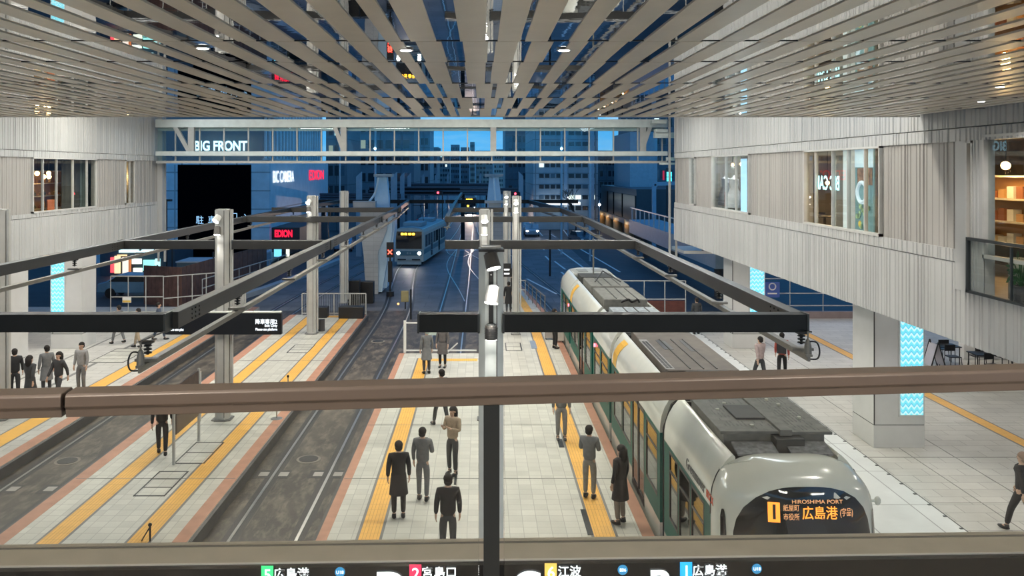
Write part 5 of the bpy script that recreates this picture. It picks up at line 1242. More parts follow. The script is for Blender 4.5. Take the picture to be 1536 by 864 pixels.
t = building('pale blue windowless volume rising behind the low dark building', PX(945, 100), PX(986, 100), 100, 112, PZ(198, 100), mat('pale_volume', (0.36, 0.46, 0.52), 0.5), z0=5.6, roof=False)
t = thing('portal_frame', 'blue steel portal frame at the right edge of the street', 'frame', (17, 74, -0.3))
for a, b in (((981, 276), (981, 372)), ((981, 276), (1012, 276))): MB().bar((PX(a[0], 78), 78, PZ(a[1], 78)), (PX(b[0], 78), 78, PZ(b[1], 74) if b[1] < 300 else -0.3), 0.35, 0.35, up=(0, 1, 0)).build('member', mat('frame_blue', (0.28, 0.42, 0.52), 0.4), t)
t = thing('cyan_sign', 'small glowing cyan shop sign beside the right hall corner', 'sign', (PX(1003, 85), 85, 5))
MB().box(PX(1000, 85), PX(1007, 85), 85, 85.3, -0.3, PZ(252, 85)).build('sign_post', M_dark, t)
for a, b in ((265, 258), (272, 266)): MB().box(PX(1000, 85), PX(1007, 85), 84.8, 85, PZ(a, 85), PZ(b, 85)).build('lit_panel', glow('cyan_lit', (0.1, 0.9, 0.9), 1.6), t)
MB().box(PX(994, 85), PX(996, 85), 84.8, 85, PZ(270, 85), PZ(256, 85)).build('red_strip', glow('red_dim', (0.5, 0.02, 0.05), 0.8), t)
t = thing('elevated_walkway', 'blue grey elevated walkway with railing beside the right hall end', 'walkway', (15, 62, 2.2))
MB().box(13.6, 16.3, 48, 76, 1.9, 3.1).build('deck', mat('walkway_blue', (0.20, 0.29, 0.36), 0.5), t)
for k in range(15): MB().cyl((13.7, 48.5+k*1.9, 3.1), (13.7, 48.5+k*1.9, 4.2), 0.05, n=6).build('rail_post', M_mull, t)
MB().bar((13.7, 48, 4.2), (13.7, 76, 4.2), 0.08, 0.08).build('handrail', M_mull, t)
for y in (52, 64, 75): MB().cyl((15, y, -0.3), (15, y, 1.9), 0.35, n=16).build('column', M_dark, t)
t = thing('canopy_plate', 'thin white canopy plate sticking out under the right hall corner', 'canopy', (11.6, 44.5, 3.3))
MB().box(10.6, 12.6, 43.3, 46, 3.26, 3.42).build('plate', M_white, t); MB().bar((11.6, 43.4, 3.4), (11.6, 42.9, 4.1), 0.06, 0.06).build('hanger', M_dark, t)
# viaduct under construction -------------------------------------------
M_conc = tiles('pier_concrete', (0.42, 0.43, 0.43), (0.3, 0.3, 0.3), 1.6, 0.28, off=0, ms=0.01, var=0.04, stain=0.1, rot='xz')
M_pblue = mat('pier_blue_white', (0.50, 0.66, 0.78), 0.5, var=0.05)
def pier(D, segs, depth, name, m, t):
    for (ya, xa0, xa1), (yb, xb0, xb1) in zip(segs[:-1], segs[1:]):
        v = []
        for (yy, a, b) in ((ya, xa0, xa1), (yb, xb0, xb1)):
            z = max(-0.3, PZ(yy, D)); v += [(PX(a, D), D, z), (PX(b, D), D, z), (PX(b, D), D+depth, z), (PX(a, D), D+depth, z)]
        MB().add(v, [[0, 1, 2, 3], [7, 6, 5, 4], [0, 4, 5, 1], [1, 5, 6, 2], [2, 6, 7, 3], [3, 7, 4, 0]]).build(name, m, t)
t = thing('viaduct_pier', 'big Y-shaped concrete pier with blue-white steel top left of the oncoming tram', 'pier', (PX(560, 53), 54, -0.3))
pier(53, [(441, 549, 567), (378, 545, 567), (345, 540, 580), (313, 540, 583)], 2.4, 'column', M_conc, t)
pier(53.2, [(438, 567, 573), (372, 566, 584), (345, 573, 588), (318, 582, 589)], 2.0, 'flank', M_pblue, t)
pier(53.6, [(432, 574, 580), (345, 583, 592), (320, 585, 592)], 1.6, 'flank', M_pblue, t)
pier(52.8, [(313, 530, 563), (302, 529, 563)], 0.8, 'bracket', M_conc, t)
pier(55.0, [(345, 563, 583), (298, 562, 583), (266, 567, 580)], 0.8, 'steel_top', M_pblue, t)
MB().box(PX(561, 55), PX(589, 55), 54.8, 55.6, PZ(265, 55), PZ(261, 55)).build('cap_plate', M_conc, t)
MB().tube(smooth3([(PX(567, 54.5), 54.6, PZ(266, 54.5)), (PX(565, 54.5), 54.6, PZ(280, 54.5)), (PX(561, 54.5), 54.6, PZ(292, 54.5)), (PX(554, 54), 54, PZ(302, 54))]), 0.07, 8).build('white_stay', M_white, t)
t = thing('viaduct_pier', 'middle viaduct pier with blue-white tapered top behind the lamp pillars', 'pier', (PX(742, 58), 58, -0.3))
pier(58, [(426, 730, 755), (320, 729, 757)], 1.8, 'column', M_conc, t)
pier(57.5, [(320, 733, 750), (303, 733, 752)], 0.8, 'bracket', M_conc, t); pier(57.4, [(305, 727, 760), (301, 727, 760)], 0.8, 'bracket', M_conc, t)
pier(59.0, [(320, 731, 753), (298, 731, 752), (266, 734, 748)], 0.8, 'steel_top', M_pblue, t)
MB().box(PX(727, 59), PX(755, 59), 58.8, 59.6, PZ(265, 59), PZ(261, 59)).build('cap_plate', M_conc, t)
MB().cyl((PX(741, 58), 58.3, PZ(268, 58)), (PX(743, 58), 57.5, PZ(302, 58)), 0.06).build('white_stay', M_white, t)
for (a, b, D, y0, y1, lab) in ((554, 738, 96, 292, 281, 'long dark viaduct girder between the two piers'), (585, 735, 104, 283, 276, 'upper rear viaduct girder'), (690, 778, 84, 290, 283, 'short dark viaduct girder right of the middle pier'), (480, 600, 88, 298, 291, 'left part of the dark viaduct girder behind the concrete pier')):
    t = thing('viaduct_girder', lab, 'girder', (PX((a+b)/2, D), D, PZ(y0, D)))
    MB().box(PX(a, D), PX(b, D), D, D+1.0, PZ(y0, D), PZ(y1, D)).build('web', M_beam, t)
    for px in (a+4, b-4): MB().box(PX(px, D)-0.2, PX(px, D)+0.2, D+0.3, D+0.7, -0.3, PZ(y0, D)).build('support', M_beam, t)
    for yy in (y0, (y0+y1)/2, y1): MB().box(PX(a, D), PX(b, D), D-0.25, D, PZ(yy, D)-0.09, PZ(yy, D)+0.09).build('flange', mat('girder_blue', (0.05, 0.08, 0.11), 0.4), t)
for k, (a, b, top, D) in enumerate(((534, 542, 265, 76), (586, 595, 265, 82), (600, 606, 265, 90), (611, 616, 265, 98), (632, 636, 265, 106), (652, 656, 264, 112), (670, 673, 264, 120), (719, 722, 263, 112), (778, 785, 264, 82))):
    x0, x1 = PX(a, D), PX(b, D); z = PZ(top, D); lean = 0.45*(1 if k < 8 else -1)
    poly = [(x0, -0.3), (x1, -0.3), (x1, z+(lean if lean > 0 else -0.0)), (x0, z+(0 if lean > 0 else -lean))]
    o = MB().prism(poly, 'y', D, D+0.5).build('slanted_pylon', mat('pylon_pale', (0.30, 0.37, 0.42), 0.5), loc=((x0+x1)/2, D, -0.3)); tag(o, 'pale grey pylon with slanted top, %s' % ('left of the concrete pier', 'first to the right of the concrete pier', 'second right of the concrete pier', 'third right of the concrete pier', 'above the rear of the oncoming tram', 'right above the street vista', 'slim one in the street centre', 'just left of the middle pier', 'right of the slim lamp pillar')[k], 'pylon')
# poles, street lamps, signals
def pole(px, D, ytop, w_, lab, lampy=None, m=None, col=(0.9, 0.95, 1), cat='street lamp', nm='street_lamp'):
    t = thing(nm, lab, cat, (PX(px, D), D, -0.3))
    MB().cyl((PX(px, D), D, -0.3), (PX(px, D), D, PZ(ytop, D)), w_*D/F/2, n=8).build('pole', m or mat('pole_pale', (0.4, 0.5, 0.56), 0.4), t)
    if lampy: MB().sph((PX(px, D), D-w_*D/F, PZ(lampy, D)), 2.0*D/F, n=10, m=6).build('lantern', glow('lantern_%d' % int(100*col[1]), col, 6), t)
pole(510, 62, 170, 2, 'tall thin pale pole left of the concrete pier')
pole(563, 80, 196, 3, 'tall pole with bright lantern above the concrete pier', 223)
pole(842, 78, 180, 3, 'tall pole with bright lantern in front of the grey office block', 223)
pole(885, 72, 178, 3, 'tall pale pole right in front of the grey office block')
pole(852, 100, 285, 1.5, 'short street lamp with white globe beside the bare tree', 297)
pole(899, 95, 300, 1.5, 'short street lamp at the left corner of the low dark building', 307)
pole(825, 62, 345, 3, 'black bollard lamp post on the right road', m=M_black)
pole(250, 58, 300, 2.2, 'black T-shaped lamp post in front of the store opening', m=M_black)
o = MB().box(PX(244, 58), PX(257, 58), 57.8, 58.2, PZ(302, 58), PZ(299, 58)).build('lamp_head', M_black, loc=(PX(250, 58), 58, PZ(301, 58))); tag(o, 'flat black lamp head topping the T-shaped lamp post', 'lamp')
def signal(px, py, D, lab, col=(1, 0.05, 0.08), s=2.2):
    t = thing('traffic_signal', lab, 'signal', (PX(px, D), D, -0.3)); x = PX(px, D); z = PZ(py, D); r = s*D/F
    MB().box(x-r*2.8, x+r*2.8, D, D+0.2, z-r*1.3, z+r*1.3).build('housing', M_black, t); MB().cyl((x, D-0.05, z), (x, D, z), r*0.75, n=14).build('lens', glow('sig_%d%d' % (int(col[0]*9), int(col[1]*9)), col, 7), t)
    MB().cyl((x+r*3, D+0.1, -0.3), (x+r*3, D+0.1, z+r), 0.07, n=6).build('pole', M_dark, t)
signal(657, 289, 95, 'red traffic signal below the dark girder left of the vista')
signal(766, 289, 100, 'red traffic signal just right of the middle pier')
signal(773, 290.5, 80, 'red traffic signal above the slim lamp pillar')
signal(702, 309, 130, 'amber signal in the middle of the street', (1, 0.5, 0.03))
signal(576, 315, 120, 'pale signal behind the contact rail', (1, 0.9, 0.7), 1)
t = thing('tram_signal', 'slim black tram signal showing a red cross beside the concrete pier', 'signal', (PX(584, 53), 53, -0.3)); x = PX(585, 52); z = PZ(378, 52)
MB().box(x-0.22, x+0.22, 52, 52.2, z-0.35, z+0.6).build('housing', M_black, t); MB().cyl((x, 52.1, -0.3), (x, 52.1, z), 0.06).build('pole', M_black, t); MB().box(x-0.13, x+0.13, 52, 52.2, 0.6, 1.9).build('control_box', M_black, t)
MB().cyl((x, 52.1, -0.3), (x, 52.1, 0.0), 0.25).build('foot', M_black, t)
for s in (-1, 1): MB().bar((x-0.13, 51.97, z-0.13*s), (x+0.13, 51.97, z+0.13*s), 0.05, 0.05, up=(0, 1, 0)).build('cross_bar', glow('cross_red', (1, 0.08, 0.05), 6), t)
# bare tree
t = thing('bare_tree', 'leafless street tree in front of the lit office windows', 'tree', (PX(864, 98), 98, -0.3))
r_ = random.Random(4); tb = MB(); bx0 = PX(864, 98)
def branch(p, d, ln, r, n):
    q = p+d*ln; tb.cyl(p, q, r, r*0.65, n=5, cap=False)
    if n > 0:
        for k in range(3): branch(q, (d+Vector((r_.uniform(-.75, .75), r_.uniform(-.6, .6), r_.uniform(-0.15, .5)))).normalized(), ln*0.72, r*0.62, n-1)
branch(Vector((bx0, 98, -0.3)), Vector((0, 0, 1)), 2.1, 0.12, 4); tb.build('branches', M_black, t)
# oncoming trams ---------------------------------------------------------
def small_tram(lab):
    t = local('tram', lab, 'tram'); w_ = 1.23; L_ = 13.0
    M_c = mat('tram_cream', (0.50, 0.50, 0.44), 0.35); M_tl = mat('tram_teal', (0.10, 0.20, 0.22), 0.35); M_rf = mat('tram_roof_teal', (0.25, 0.33, 0.36), 0.5)
    pr = [(-w_, 0.35), (-w_, 2.75), (-w_+0.12, 3.0), (-w_+0.4, 3.12), (0, 3.17), (w_-0.4, 3.12), (w_-0.12, 3.0), (w_, 2.75), (w_, 0.35)]
    MB().prism(pr, 'y', 0.15, L_).build('car_body', M_c, t)
    MB().prism([(x*0.97, z if z < 2.9 else z-0.03) for x, z in pr], 'y', 0.0, 0.16).build('front_end', M_c, t)
    MB().prism([(-w_+0.1, 2.98), (-w_+0.4, 3.14), (0, 3.20), (w_-0.4, 3.14), (w_-0.1, 2.98)], 'y', 0.1, L_-0.1).build('roof', M_rf, t)
    MB().box(-1.08, 1.08, -0.03, 0.01, 1.42, 2.85).build('windscreen', M_dglass, t)
    MB().box(-1.1, 1.1, -0.035, 0.0, 0.86, 1.24).build('front_band', M_tl, t)
    for s in (-1, 1):
        MB().cyl((s*0.88, -0.05, 1.05), (s*0.88, -0.03, 1.05), 0.14, n=14).build('headlight', glow('headlight', (1, 0.97, 0.9), 22), t)
        MB().box(s*w_, s*(w_+0.01), 0.2, L_-0.1, 0.95, 1.35).build('side_band', M_tl, t)
        for k in range(8):
            y = 0.9+k*1.48; MB().box(s*w_, s*(w_+0.015), y, y+(1.15 if k not in (2, 5) else 0.9), 1.5 if k not in (2, 5) else 0.5, 2.5).build('side_window', M_dglass, t)
        for y in (2.4, 4.2, 8.8, 10.6): MB().cyl((s*0.72-0.05, y, 0.33), (s*0.72+0.05, y, 0.33), 0.33, n=16).build('wheel', M_dark, t)
        MB().box(s*0.25, s*0.95, -0.02, 0.0, 0.48, 0.58).build('step', M_black, t)
    MB().box(-1.0, 1.0, 0.0, 0.3, 0.12, 0.5).build('lifeguard', M_c, t)
    MB().box(-0.9, 0.55, -0.045, -0.03, 2.5, 2.78).build('destination_box', mat('amber_dim', (0.02, 0.01, 0.0), 0.5), t)
    for k, a in enumerate((-0.66, -0.36, -0.03, 0.27)): MB().box(a, a+0.22, -0.06, -0.045, 2.55, 2.74).build('destination_glyph', glow('amber', (1.0, 0.50, 0.03), 7), t)
    text('fleet_number', '814', (0, -0.045, 1.05), 0.24, mat('number_pale', (0.5, 0.55, 0.5), 0.5), t)
    MB().box(-0.8, 0.8, 1.6, 4.2, 3.17, 3.5).build('roof_box', M_rf, t, bevel=0.03)
    MB().box(-0.7, 0.7, 8.2, 10.5, 3.17, 3.45).build('roof_box', M_rf, t, bevel=0.03)
    cp = MB(); cp.bar((-0.4, 5.2, 3.2), (0, 6.6, 4.1), 0.05, 0.05).bar((0.4, 5.2, 3.2), (0, 6.6, 4.1), 0.05, 0.05).bar((0, 6.6, 4.1), (0, 5.6, 4.75), 0.05, 0.05).bar((-0.7, 5.6, 4.78), (0.7, 5.6, 4.78), 0.06, 0.06); cp.build('current_collector', M_black, t)
    return t
stt = small_tram('small cream tram with amber display coming towards the station'); stt.location = (-6.0, 68.5, -0.3); stt.rotation_euler = (0, 0, -math.radians(5.5))
o = dup(stt, (-2.1, 150, -0.3), 'distant tram with bright headlights on the middle track', rz=0)
lamp('headlight_beam', 'SPOT', (-2.1, 149.5, 0.8), 9000, (1, 0.75, 0.6), rot=(math.radians(76), 0, PI), spot=math.radians(50), rad=0.2)
lamp('headlight_beam', 'SPOT', (-6.0, 68.2, 0.8), 120, (1, 0.95, 0.85), rot=(math.radians(75), 0, PI), spot=math.radians(60), rad=0.15)
# road paint
def paint(p, q, w_, lab):
    a, b = G(*p, -0.298), G(*q, -0.298); o = MB().bar(a, b, w_, 0.006).build('road_line', M_line, loc=tuple(a)); tag(o, lab, 'road marking', 'white lines on the right road')
for p, q in (((843, 342), (860, 364)), ((808, 347), (814, 354)), ((826, 351), (834, 356)), ((811, 365), (816, 375)), ((835, 372), (880, 405)), ((868, 372), (930, 408)), ((818, 384), (826, 392)), ((832, 392), (848, 404)), ((790, 418), (835, 441)), ((842, 408), (862, 425))):
    paint(p, q, 0.16, 'white painted line on the dark road right of the lamp pillars')
for p, q in (((690, 365), (704, 365)), ((690, 375), (716, 375)), ((668, 375), (686, 375))):
    a, b = G(*p, -0.298), G(*q, -0.298); o = MB().bar(a, b, 0.5, 0.006).build('track_crossing_line', M_line, loc=tuple(a)); tag(o, 'white stripe painted across the middle tracks', 'road marking', 'white stripes across the middle tracks')
# cars
def car(lab, x, y, rz, col, head=False, tail=False, group=None):
    t = local('car', lab, 'car'); m = mat('car_%d_%d' % (int(col[0]*99), int(col[2]*99)), col, 0.25, coat=0.5)
    pr = [(-2.1, 0.3), (-2.15, 0.75), (-1.9, 0.95), (-1.2, 1.02), (-0.7, 1.42), (0.9, 1.45), (1.6, 1.02), (2.1, 0.9), (2.15, 0.35)]
    MB().prism([(a, b) for a, b in pr], 'x', -0.82, 0.82).build('car_body', m, t, bevel=0.06)
    MB().prism([(-1.05, 1.02), (-0.66, 1.38), (0.85, 1.40), (1.4, 1.03)], 'x', -0.835, 0.835).build('side_glass', M_dglass, t)
    MB().bar((0, -1.22, 1.02), (0, -0.72, 1.40), 1.4, 0.03, up=(1, 0, 0)).build('windscreen', M_dglass, t)
    for s in (-1, 1):
        for yy in (-1.35, 1.3): MB().cyl((s*0.70, yy, 0.32), (s*0.86, yy, 0.32), 0.32, n=18).build('wheel', M_black, t)
        MB().sph((s*0.6, -2.13, 0.72), 0.16, 0.05, 0.09, 10, 6).build('headlight', glow('headlight', (1, 0.97, 0.9), 22) if head else M_white, t)
        MB().sph((s*0.6, 2.12, 0.78), 0.15, 0.05, 0.08, 10, 6).build('tail_light', glow('tail_red', (1, 0.03, 0.06), 9) if tail else mat('lens_red', (0.3, 0.02, 0.02), 0.3), t)
    t.location = (x, y, -0.3); t.rotation_euler = (0, 0, rz); return t
car('dark car with red tail lights on the far left of the vista', PX(635, 122), 122, PI, (0.05, 0.06, 0.08), tail=True)
car('dark car with red tail lights farther left in the vista', PX(578+44, 170), 170, PI, (0.2, 0.2, 0.22), tail=True)
car('silver car with headlights on right-hand road near the grey office block', PX(797, 100), 100, 0, (0.4, 0.42, 0.45), head=True)
car('pale car behind the slim lamp pillar', PX(784, 106), 106, 0, (0.5, 0.52, 0.55))
car('dark car by the bare tree', PX(872, 88), 88, 0.2, (0.06, 0.07, 0.09), head=False)
car('blue-grey car in the yard behind the left tube barrier', PX(205, 52), 52, PI/2, (0.15, 0.3, 0.45))
car('small blue car beyond the hoarding on the left road', -13.6, 82, 0.1, (0.2, 0.35, 0.5))
for k, px in enumerate((780, 810, 668)):
    pass
# left yard
t = thing('street_shop', 'brightly lit street shop behind the yard on the left', 'shop', (PX(205, 62), 63, -0.3))
MB().box(PX(150, 62), PX(262, 62), 62, 66, -0.3, PZ(372, 62)).build('wall', mat('shop_dark', (0.05, 0.07, 0.09), 0.6), t)
MB().box(PX(180, 61.8), PX(229, 61.8), 61.6, 62, PZ(378.5, 61.8), PZ(374.5, 61.8)).build('light_band', glow('band_cyan', (0.6, 0.95, 1), 1.6), t)
r_ = random.Random(12)
for k, (a, b, c, d, col) in enumerate(((166, 171, 386, 409, (1, 0.1, 0.12)), (172, 180, 384, 410, (1, 0.72, 0.4)), (184, 192, 386, 410, (0.95, 0.8, 0.65)), (194, 196, 384, 410, (0.5, 0.15, 0.05)), (198, 212, 388, 396, (0.95, 0.95, 0.8)), (200, 213, 402, 410, (0.9, 0.95, 0.75)), (215, 232, 390, 406, (0.35, 0.85, 0.75)), (233, 240, 388, 403, (0.6, 0.95, 0.9)), (176, 190, 376+6, 384, (1, 0.6, 0.3)), (222, 226, 407, 414, (0.9, 0.95, 1)))):
    MB().box(PX(a, 61.9), PX(b, 61.9), 61.85, 61.99, PZ(d, 61.9), PZ(c, 61.9)).build('shop_window', glow('shopwin_%d' % k, col, 1.15), t)
def hut(px0, px1, yt, D, lab, c, win):
    t = thing('site_hut', lab, 'hut', (PX((px0+px1)/2, D), D, -0.3)); m = mat('hut_%d' % px0, c, 0.5)
    MB().box(PX(px0, D), PX(px1, D), D, D+2.4, -0.3, PZ(yt+2, D)).build('wall', m, t); MB().box(PX(px0-1, D), PX(px1+1, D), D-0.1, D+2.5, PZ(yt+2, D), PZ(yt, D)).build('roof', mat('hut_roof', (0.4, 0.47, 0.52), 0.5), t)
    if win: a, b, c_, d = win; MB().box(PX(a-1, D), PX(b+1, D), D-0.03, D, PZ(d+1, D), PZ(c_-1, D)).build('window_frame', M_mull, t); MB().box(PX(a, D), PX(b, D), D-0.05, D-0.03, PZ(d, D), PZ(c_, D)).build('window', mat('hut_window', (0.10, 0.2, 0.26), 0.2), t)
hut(265, 311, 392, 54, 'blue-grey site hut with a small window behind the brown hoarding', (0.10, 0.16, 0.20), (283, 303, 402, 413))
hut(369, 395, 380, 64, 'pale ribbed container behind the signed pillar', (0.22, 0.32, 0.38), None)
hut(348, 357, 403, 58, 'tiny blue cabinet beside the hoarding', (0.15, 0.28, 0.38), None)
for k, (px, D, h) in enumerate(((236, 50, 2.2), (243, 52, 1.9), (320, 56, 2.4), (258, 56, 2.6))):
    o = MB().cyl((PX(px, D), D, -0.3), (PX(px, D), D, h-0.3), 0.05, n=6).build('site_post', M_black, loc=(PX(px, D), D, -0.3)); tag(o, 'thin dark post in the yard, %s' % ('nearest to the left barrier', 'second from the left barrier', 'in the opening beside the signed pillar', 'left of the site hut')[k], 'post')
t = thing('statue_board', 'tall orange-brown figure board standing at the corner of the store', 'board', (PX(487, 96.5), 96, -0.3))
pts = [(481, 400), (494, 400), (492, 340), (496, 320), (490, 300), (494, 283), (489, 274), (484, 283), (481, 300), (484, 320), (480, 345)]
MB().prism([(PX(a, 97.5), max(-0.3, PZ(b, 97.5))) for a, b in pts], 'y', 97.4, 97.7).build('board', mat('figure_orange', (0.35, 0.14, 0.06), 0.6, var=0.7, vs=2.0), t)
t = thing('low_wall', 'long curved pale kerb wall along the left road', 'kerb', (-12, 60, -0.3))
pts = [(-15.5, 47.5), (-14.2, 54), (-13.1, 62), (-12.2, 72)]
for a, b in zip(pts[:-1], pts[1:]): MB().bar((*a, -0.15), (*b, -0.15), 0.5, 0.3).build('kerb', mat('kerb_pale', (0.35, 0.37, 0.38), 0.6), t)
fence((-16.2, 48), (-14.6, 62), 1.3, 8, 'grey guard rail along the kerb of the left road', M_mull, rails=(1.0, 0.6, 0.25))
t = thing('ribbed_screen', 'pale ribbed screen panel beside the signed pillar', 'screen', (PX(358, 44), 44, 0))
for k in range(9): MB().box(PX(347+k*2.5, 44), PX(348.9+k*2.5, 44), 44, 44.05, 0, 1.75-0.01*k+0.03*k).build('slat', M_mull, t)

# ================================================================== CAFE FURNITURE UNDER THE RIGHT WALL
def chair(lab):
    t = local('cafe_chair', lab, 'chair')
    MB().box(-0.22, 0.22, -0.22, 0.22, 0.44, 0.47).build('seat', M_black, t, bevel=0.01)
    MB().box(-0.21, 0.21, 0.20, 0.23, 0.62, 0.86).build('backrest', M_black, t, bevel=0.01)
    for a in (-1, 1):
        for b in (-1, 1): MB().cyl((a*0.2, b*0.2, 0.45), (a*0.23, b*0.25, 0.0), 0.014, n=6).build('leg', M_black, t)
        MB().cyl((a*0.2, 0.21, 0.45), (a*0.2, 0.215, 0.8), 0.014, n=6).build('back_post', M_black, t)
    return t
def cafe_table(lab, x, y, w_, d_):
    t = thing('cafe_table', lab, 'table', (x, y, 0))
    MB().box(x-w_/2, x+w_/2, y-d_/2, y+d_/2, 0.71, 0.74).build('tabletop', M_black, t)
    for a in (-1, 1):
        for b in (-1, 1): MB().cyl((x+a*(w_/2-0.06), y+b*(d_/2-0.06), 0), (x+a*(w_/2-0.06), y+b*(d_/2-0.06), 0.71), 0.02, n=6).build('leg', M_black, t)
cafe_table('black cafe table nearest to the folding board', 18.3, 32.6, 0.9, 0.7)
cafe_table('long black cafe table in the middle under the right wall', 19.4, 31.2, 1.8, 0.7)
cafe_table('black cafe table farthest right under the right wall', 21.0, 30.2, 1.0, 0.7)
c0 = chair('black cafe chair beside the folding board'); c0.location = (18.2, 31.9, 0)
for x, y, rz, lab in ((18.5, 33.3, PI, 'black cafe chair behind the nearest cafe table'), (18.9, 30.5, 0.2, 'black cafe chair in front of the long cafe table, left one'), (19.7, 30.4, -0.2, 'black cafe chair in front of the long cafe table, right one'), (19.2, 32.0, PI, 'black cafe chair behind the long cafe table, left one'), (20.1, 31.9, PI+0.2, 'black cafe chair behind the long cafe table, right one'), (20.9, 29.4, 0.3, 'black cafe chair in front of the farthest right table'), (21.4, 31.0, PI, 'black cafe chair behind the farthest right table')):
    dup(c0, (x, y, 0), lab, rz=rz)
t = thing('folding_board', 'grey folding notice board with black frame beside the near right pillar', 'sign board', (17.25, 31.5, 0))
for s in (-1, 1):
    a, b = Vector((17.25+s*0.33, 31.5, 0.0)), Vector((17.25, 31.5, 1.15))
    for y in (31.2, 31.8): MB().cyl(a+Vector((0, y-31.5, 0)), b+Vector((0, y-31.5, 0)), 0.025, n=6).build('frame', M_black, t)
    MB().bar(a.lerp(b, 0.2), a.lerp(b, 0.9), 0.55, 0.015, up=(1, 0, 0)).build('sheet', mat('sheet_lilac', (0.55, 0.55, 0.62), 0.5), t)
cu = MB().box(19.5, 23, 33.4, 33.8, 0, 1.05).build('serving_counter', M_white, loc=(21, 33.6, 0), bevel=0.02); tag(cu, 'long pale serving counter behind the cafe tables', 'counter')

# ================================================================== PEOPLE
M_skin = mat('skin', (0.55, 0.36, 0.26), 0.5)
def skin_mesh(name, V, E, R, root=0, sub=1):
    me = bpy.data.meshes.new(name); me.from_pydata(V, E, []); ob = bpy.data.objects.new(name, me); COL.objects.link(ob)
    md = ob.modifiers.new('s', 'SKIN'); md.use_smooth_shade = True
    for i, r in enumerate(R):
        sv = me.skin_vertices[0].data[i]; sv.radius = (r, r) if not isinstance(r, tuple) else r; sv.use_root = (i == root)
    m2 = ob.modifiers.new('u', 'SUBSURF'); m2.levels = sub; m2.render_levels = sub
    dg = bpy.context.evaluated_depsgraph_get(); out = bpy.data.meshes.new_from_object(ob.evaluated_get(dg)); bpy.data.objects.remove(ob)
    for p in out.polygons: p.use_smooth = True
    out.materials.clear(); out.materials.append(M_skin); return out
_pc = {}
def pose_meshes(pose):
    if pose in _pc: return _pc[pose]
    lg = {'stand': (0, 0), 'walk': (0.26, -0.24), 'walk2': (-0.20, 0.22), 'phone': (0.02, -0.02), 'wait': (0.05, -0.04)}[pose]
    ar = {'stand': (0.02, 0.02), 'walk': (-0.2, 0.2), 'walk2': (0.16, -0.16), 'phone': (9, 9), 'wait': (0.04, 9)}[pose]
    J = {}
    V, E, R = [(0, 0, .95), (0, .0, 1.08), (0, -.01, 1.24), (0, -.01, 1.38), (0, 0, 1.47), (0, .015, 1.535), (0, .0, 1.60), (0, -.005, 1.655), (0, .055, 1.545), (0, .112, 1.58)], [(0, 1), (1, 2), (2, 3), (3, 4), (4, 5), (5, 6), (6, 7), (5, 8), (6, 9)], [(.10, .07), (.10, .07), (.115, .08), (.11, .072), .047, (.06, .065), (.076, .09), (.06, .075), .035, .012]
    def add(p, par, r): V.append(p); E.append((par, len(V)-1)); R.append(r); return len(V)-1
    for s in (-1, 1): add((s*0.088, 0, 1.585), 6, .016)
    T = ([], [], []); B = ([(0, 0, .96)], [], [(.135, .095)])
    limbs = {}
    for s, l in ((-1, lg[0]), (1, lg[1])):
        h, k, a = (s*.09, 0, .88), (s*.10, l*0.55+0.03, .48), (s*.10, l, .09+abs(min(0, l))*0.25)
        i = add(h, 0, .075); i = add(k, i, .052); i = add(a, i, .036); add((s*.11, l+.13, .04), i, .03)
        limbs[('leg', s)] = (h, k, a)
    for s, a_ in ((-1, ar[0]), (1, ar[1])):
        sh = (s*.175, 0, 1.40)
        if a_ == 9: el, wr = (s*.22, .04, 1.14), (s*.10, .27, 1.24); fd = Vector((-s*0.25, .7, .45)).normalized()
        else: el, wr = (s*.225, a_*0.5-0.02, 1.14), (s*.235, a_+0.04, .90); fd = (Vector((0, a_*0.4+0.1, -1))).normalized()
        i = add(sh, 3, .055); i = add(el, i, .040); i = add(wr, i, .026)
        pm = Vector(wr)+fd*0.055; i = add(tuple(pm), i, (.034, .020))
        sd = Vector((0, 1, 0)) if a_ != 9 else Vector((s, 0, 0)); curl = Vector((-s, 0, 0)) if a_ != 9 else Vector((0, 0.1, 1))
        for q, ln in ((-1.5, .052), (-.5, .068), (.5, .072), (1.5, .062)):
            b0 = pm+fd*0.035+sd*q*0.018; j = add(tuple(b0), i, .010); b1 = b0+fd*ln*0.55+curl*0.006; j = add(tuple(b1), j, .009); add(tuple(b1+fd*ln*0.4+curl*0.018), j, .007)
        b0 = pm-fd*0.01+sd*0.036; j = add(tuple(b0), i, .011); add(tuple(b0+fd*0.045+sd*0.012+curl*0.01), j, .009)
        limbs[('arm', s)] = (sh, el, wr)
    body = skin_mesh('body', V, E, R)
    # upper clothing
    V, E, R = [(0, 0, .86), (0, 0, 1.08), (0, -.01, 1.26), (0, -.01, 1.39), (0, -.0, 1.455)], [(0, 1), (1, 2), (2, 3), (3, 4)], [(.185, .135), (.165, .118), (.168, .12), (.155, .105), (.065, .065)]
    for s in (-1, 1):
        sh, el, wr = limbs[('arm', s)]; i = add((sh[0], sh[1], sh[2]), 3, .075); i = add(el, i, .057); i = add(tuple(Vector(el).lerp(Vector(wr), 0.93)), i, .042)
    top = skin_mesh('top', V, E, R)
    V, E, R = [(0, 0, 1.02), (0, 0, .90)], [(0, 1)], [(.150, .108), (.158, .114)]
    for s in (-1, 1):
        h, k, a = limbs[('leg', s)]; i = add(h, 1, .098); i = add(k, i, .070); i = add(tuple(Vector(k).lerp(Vector(a), 0.92)), i, .056)
    bot = skin_mesh('trousers', V, E, R)
    sh_ = MB()
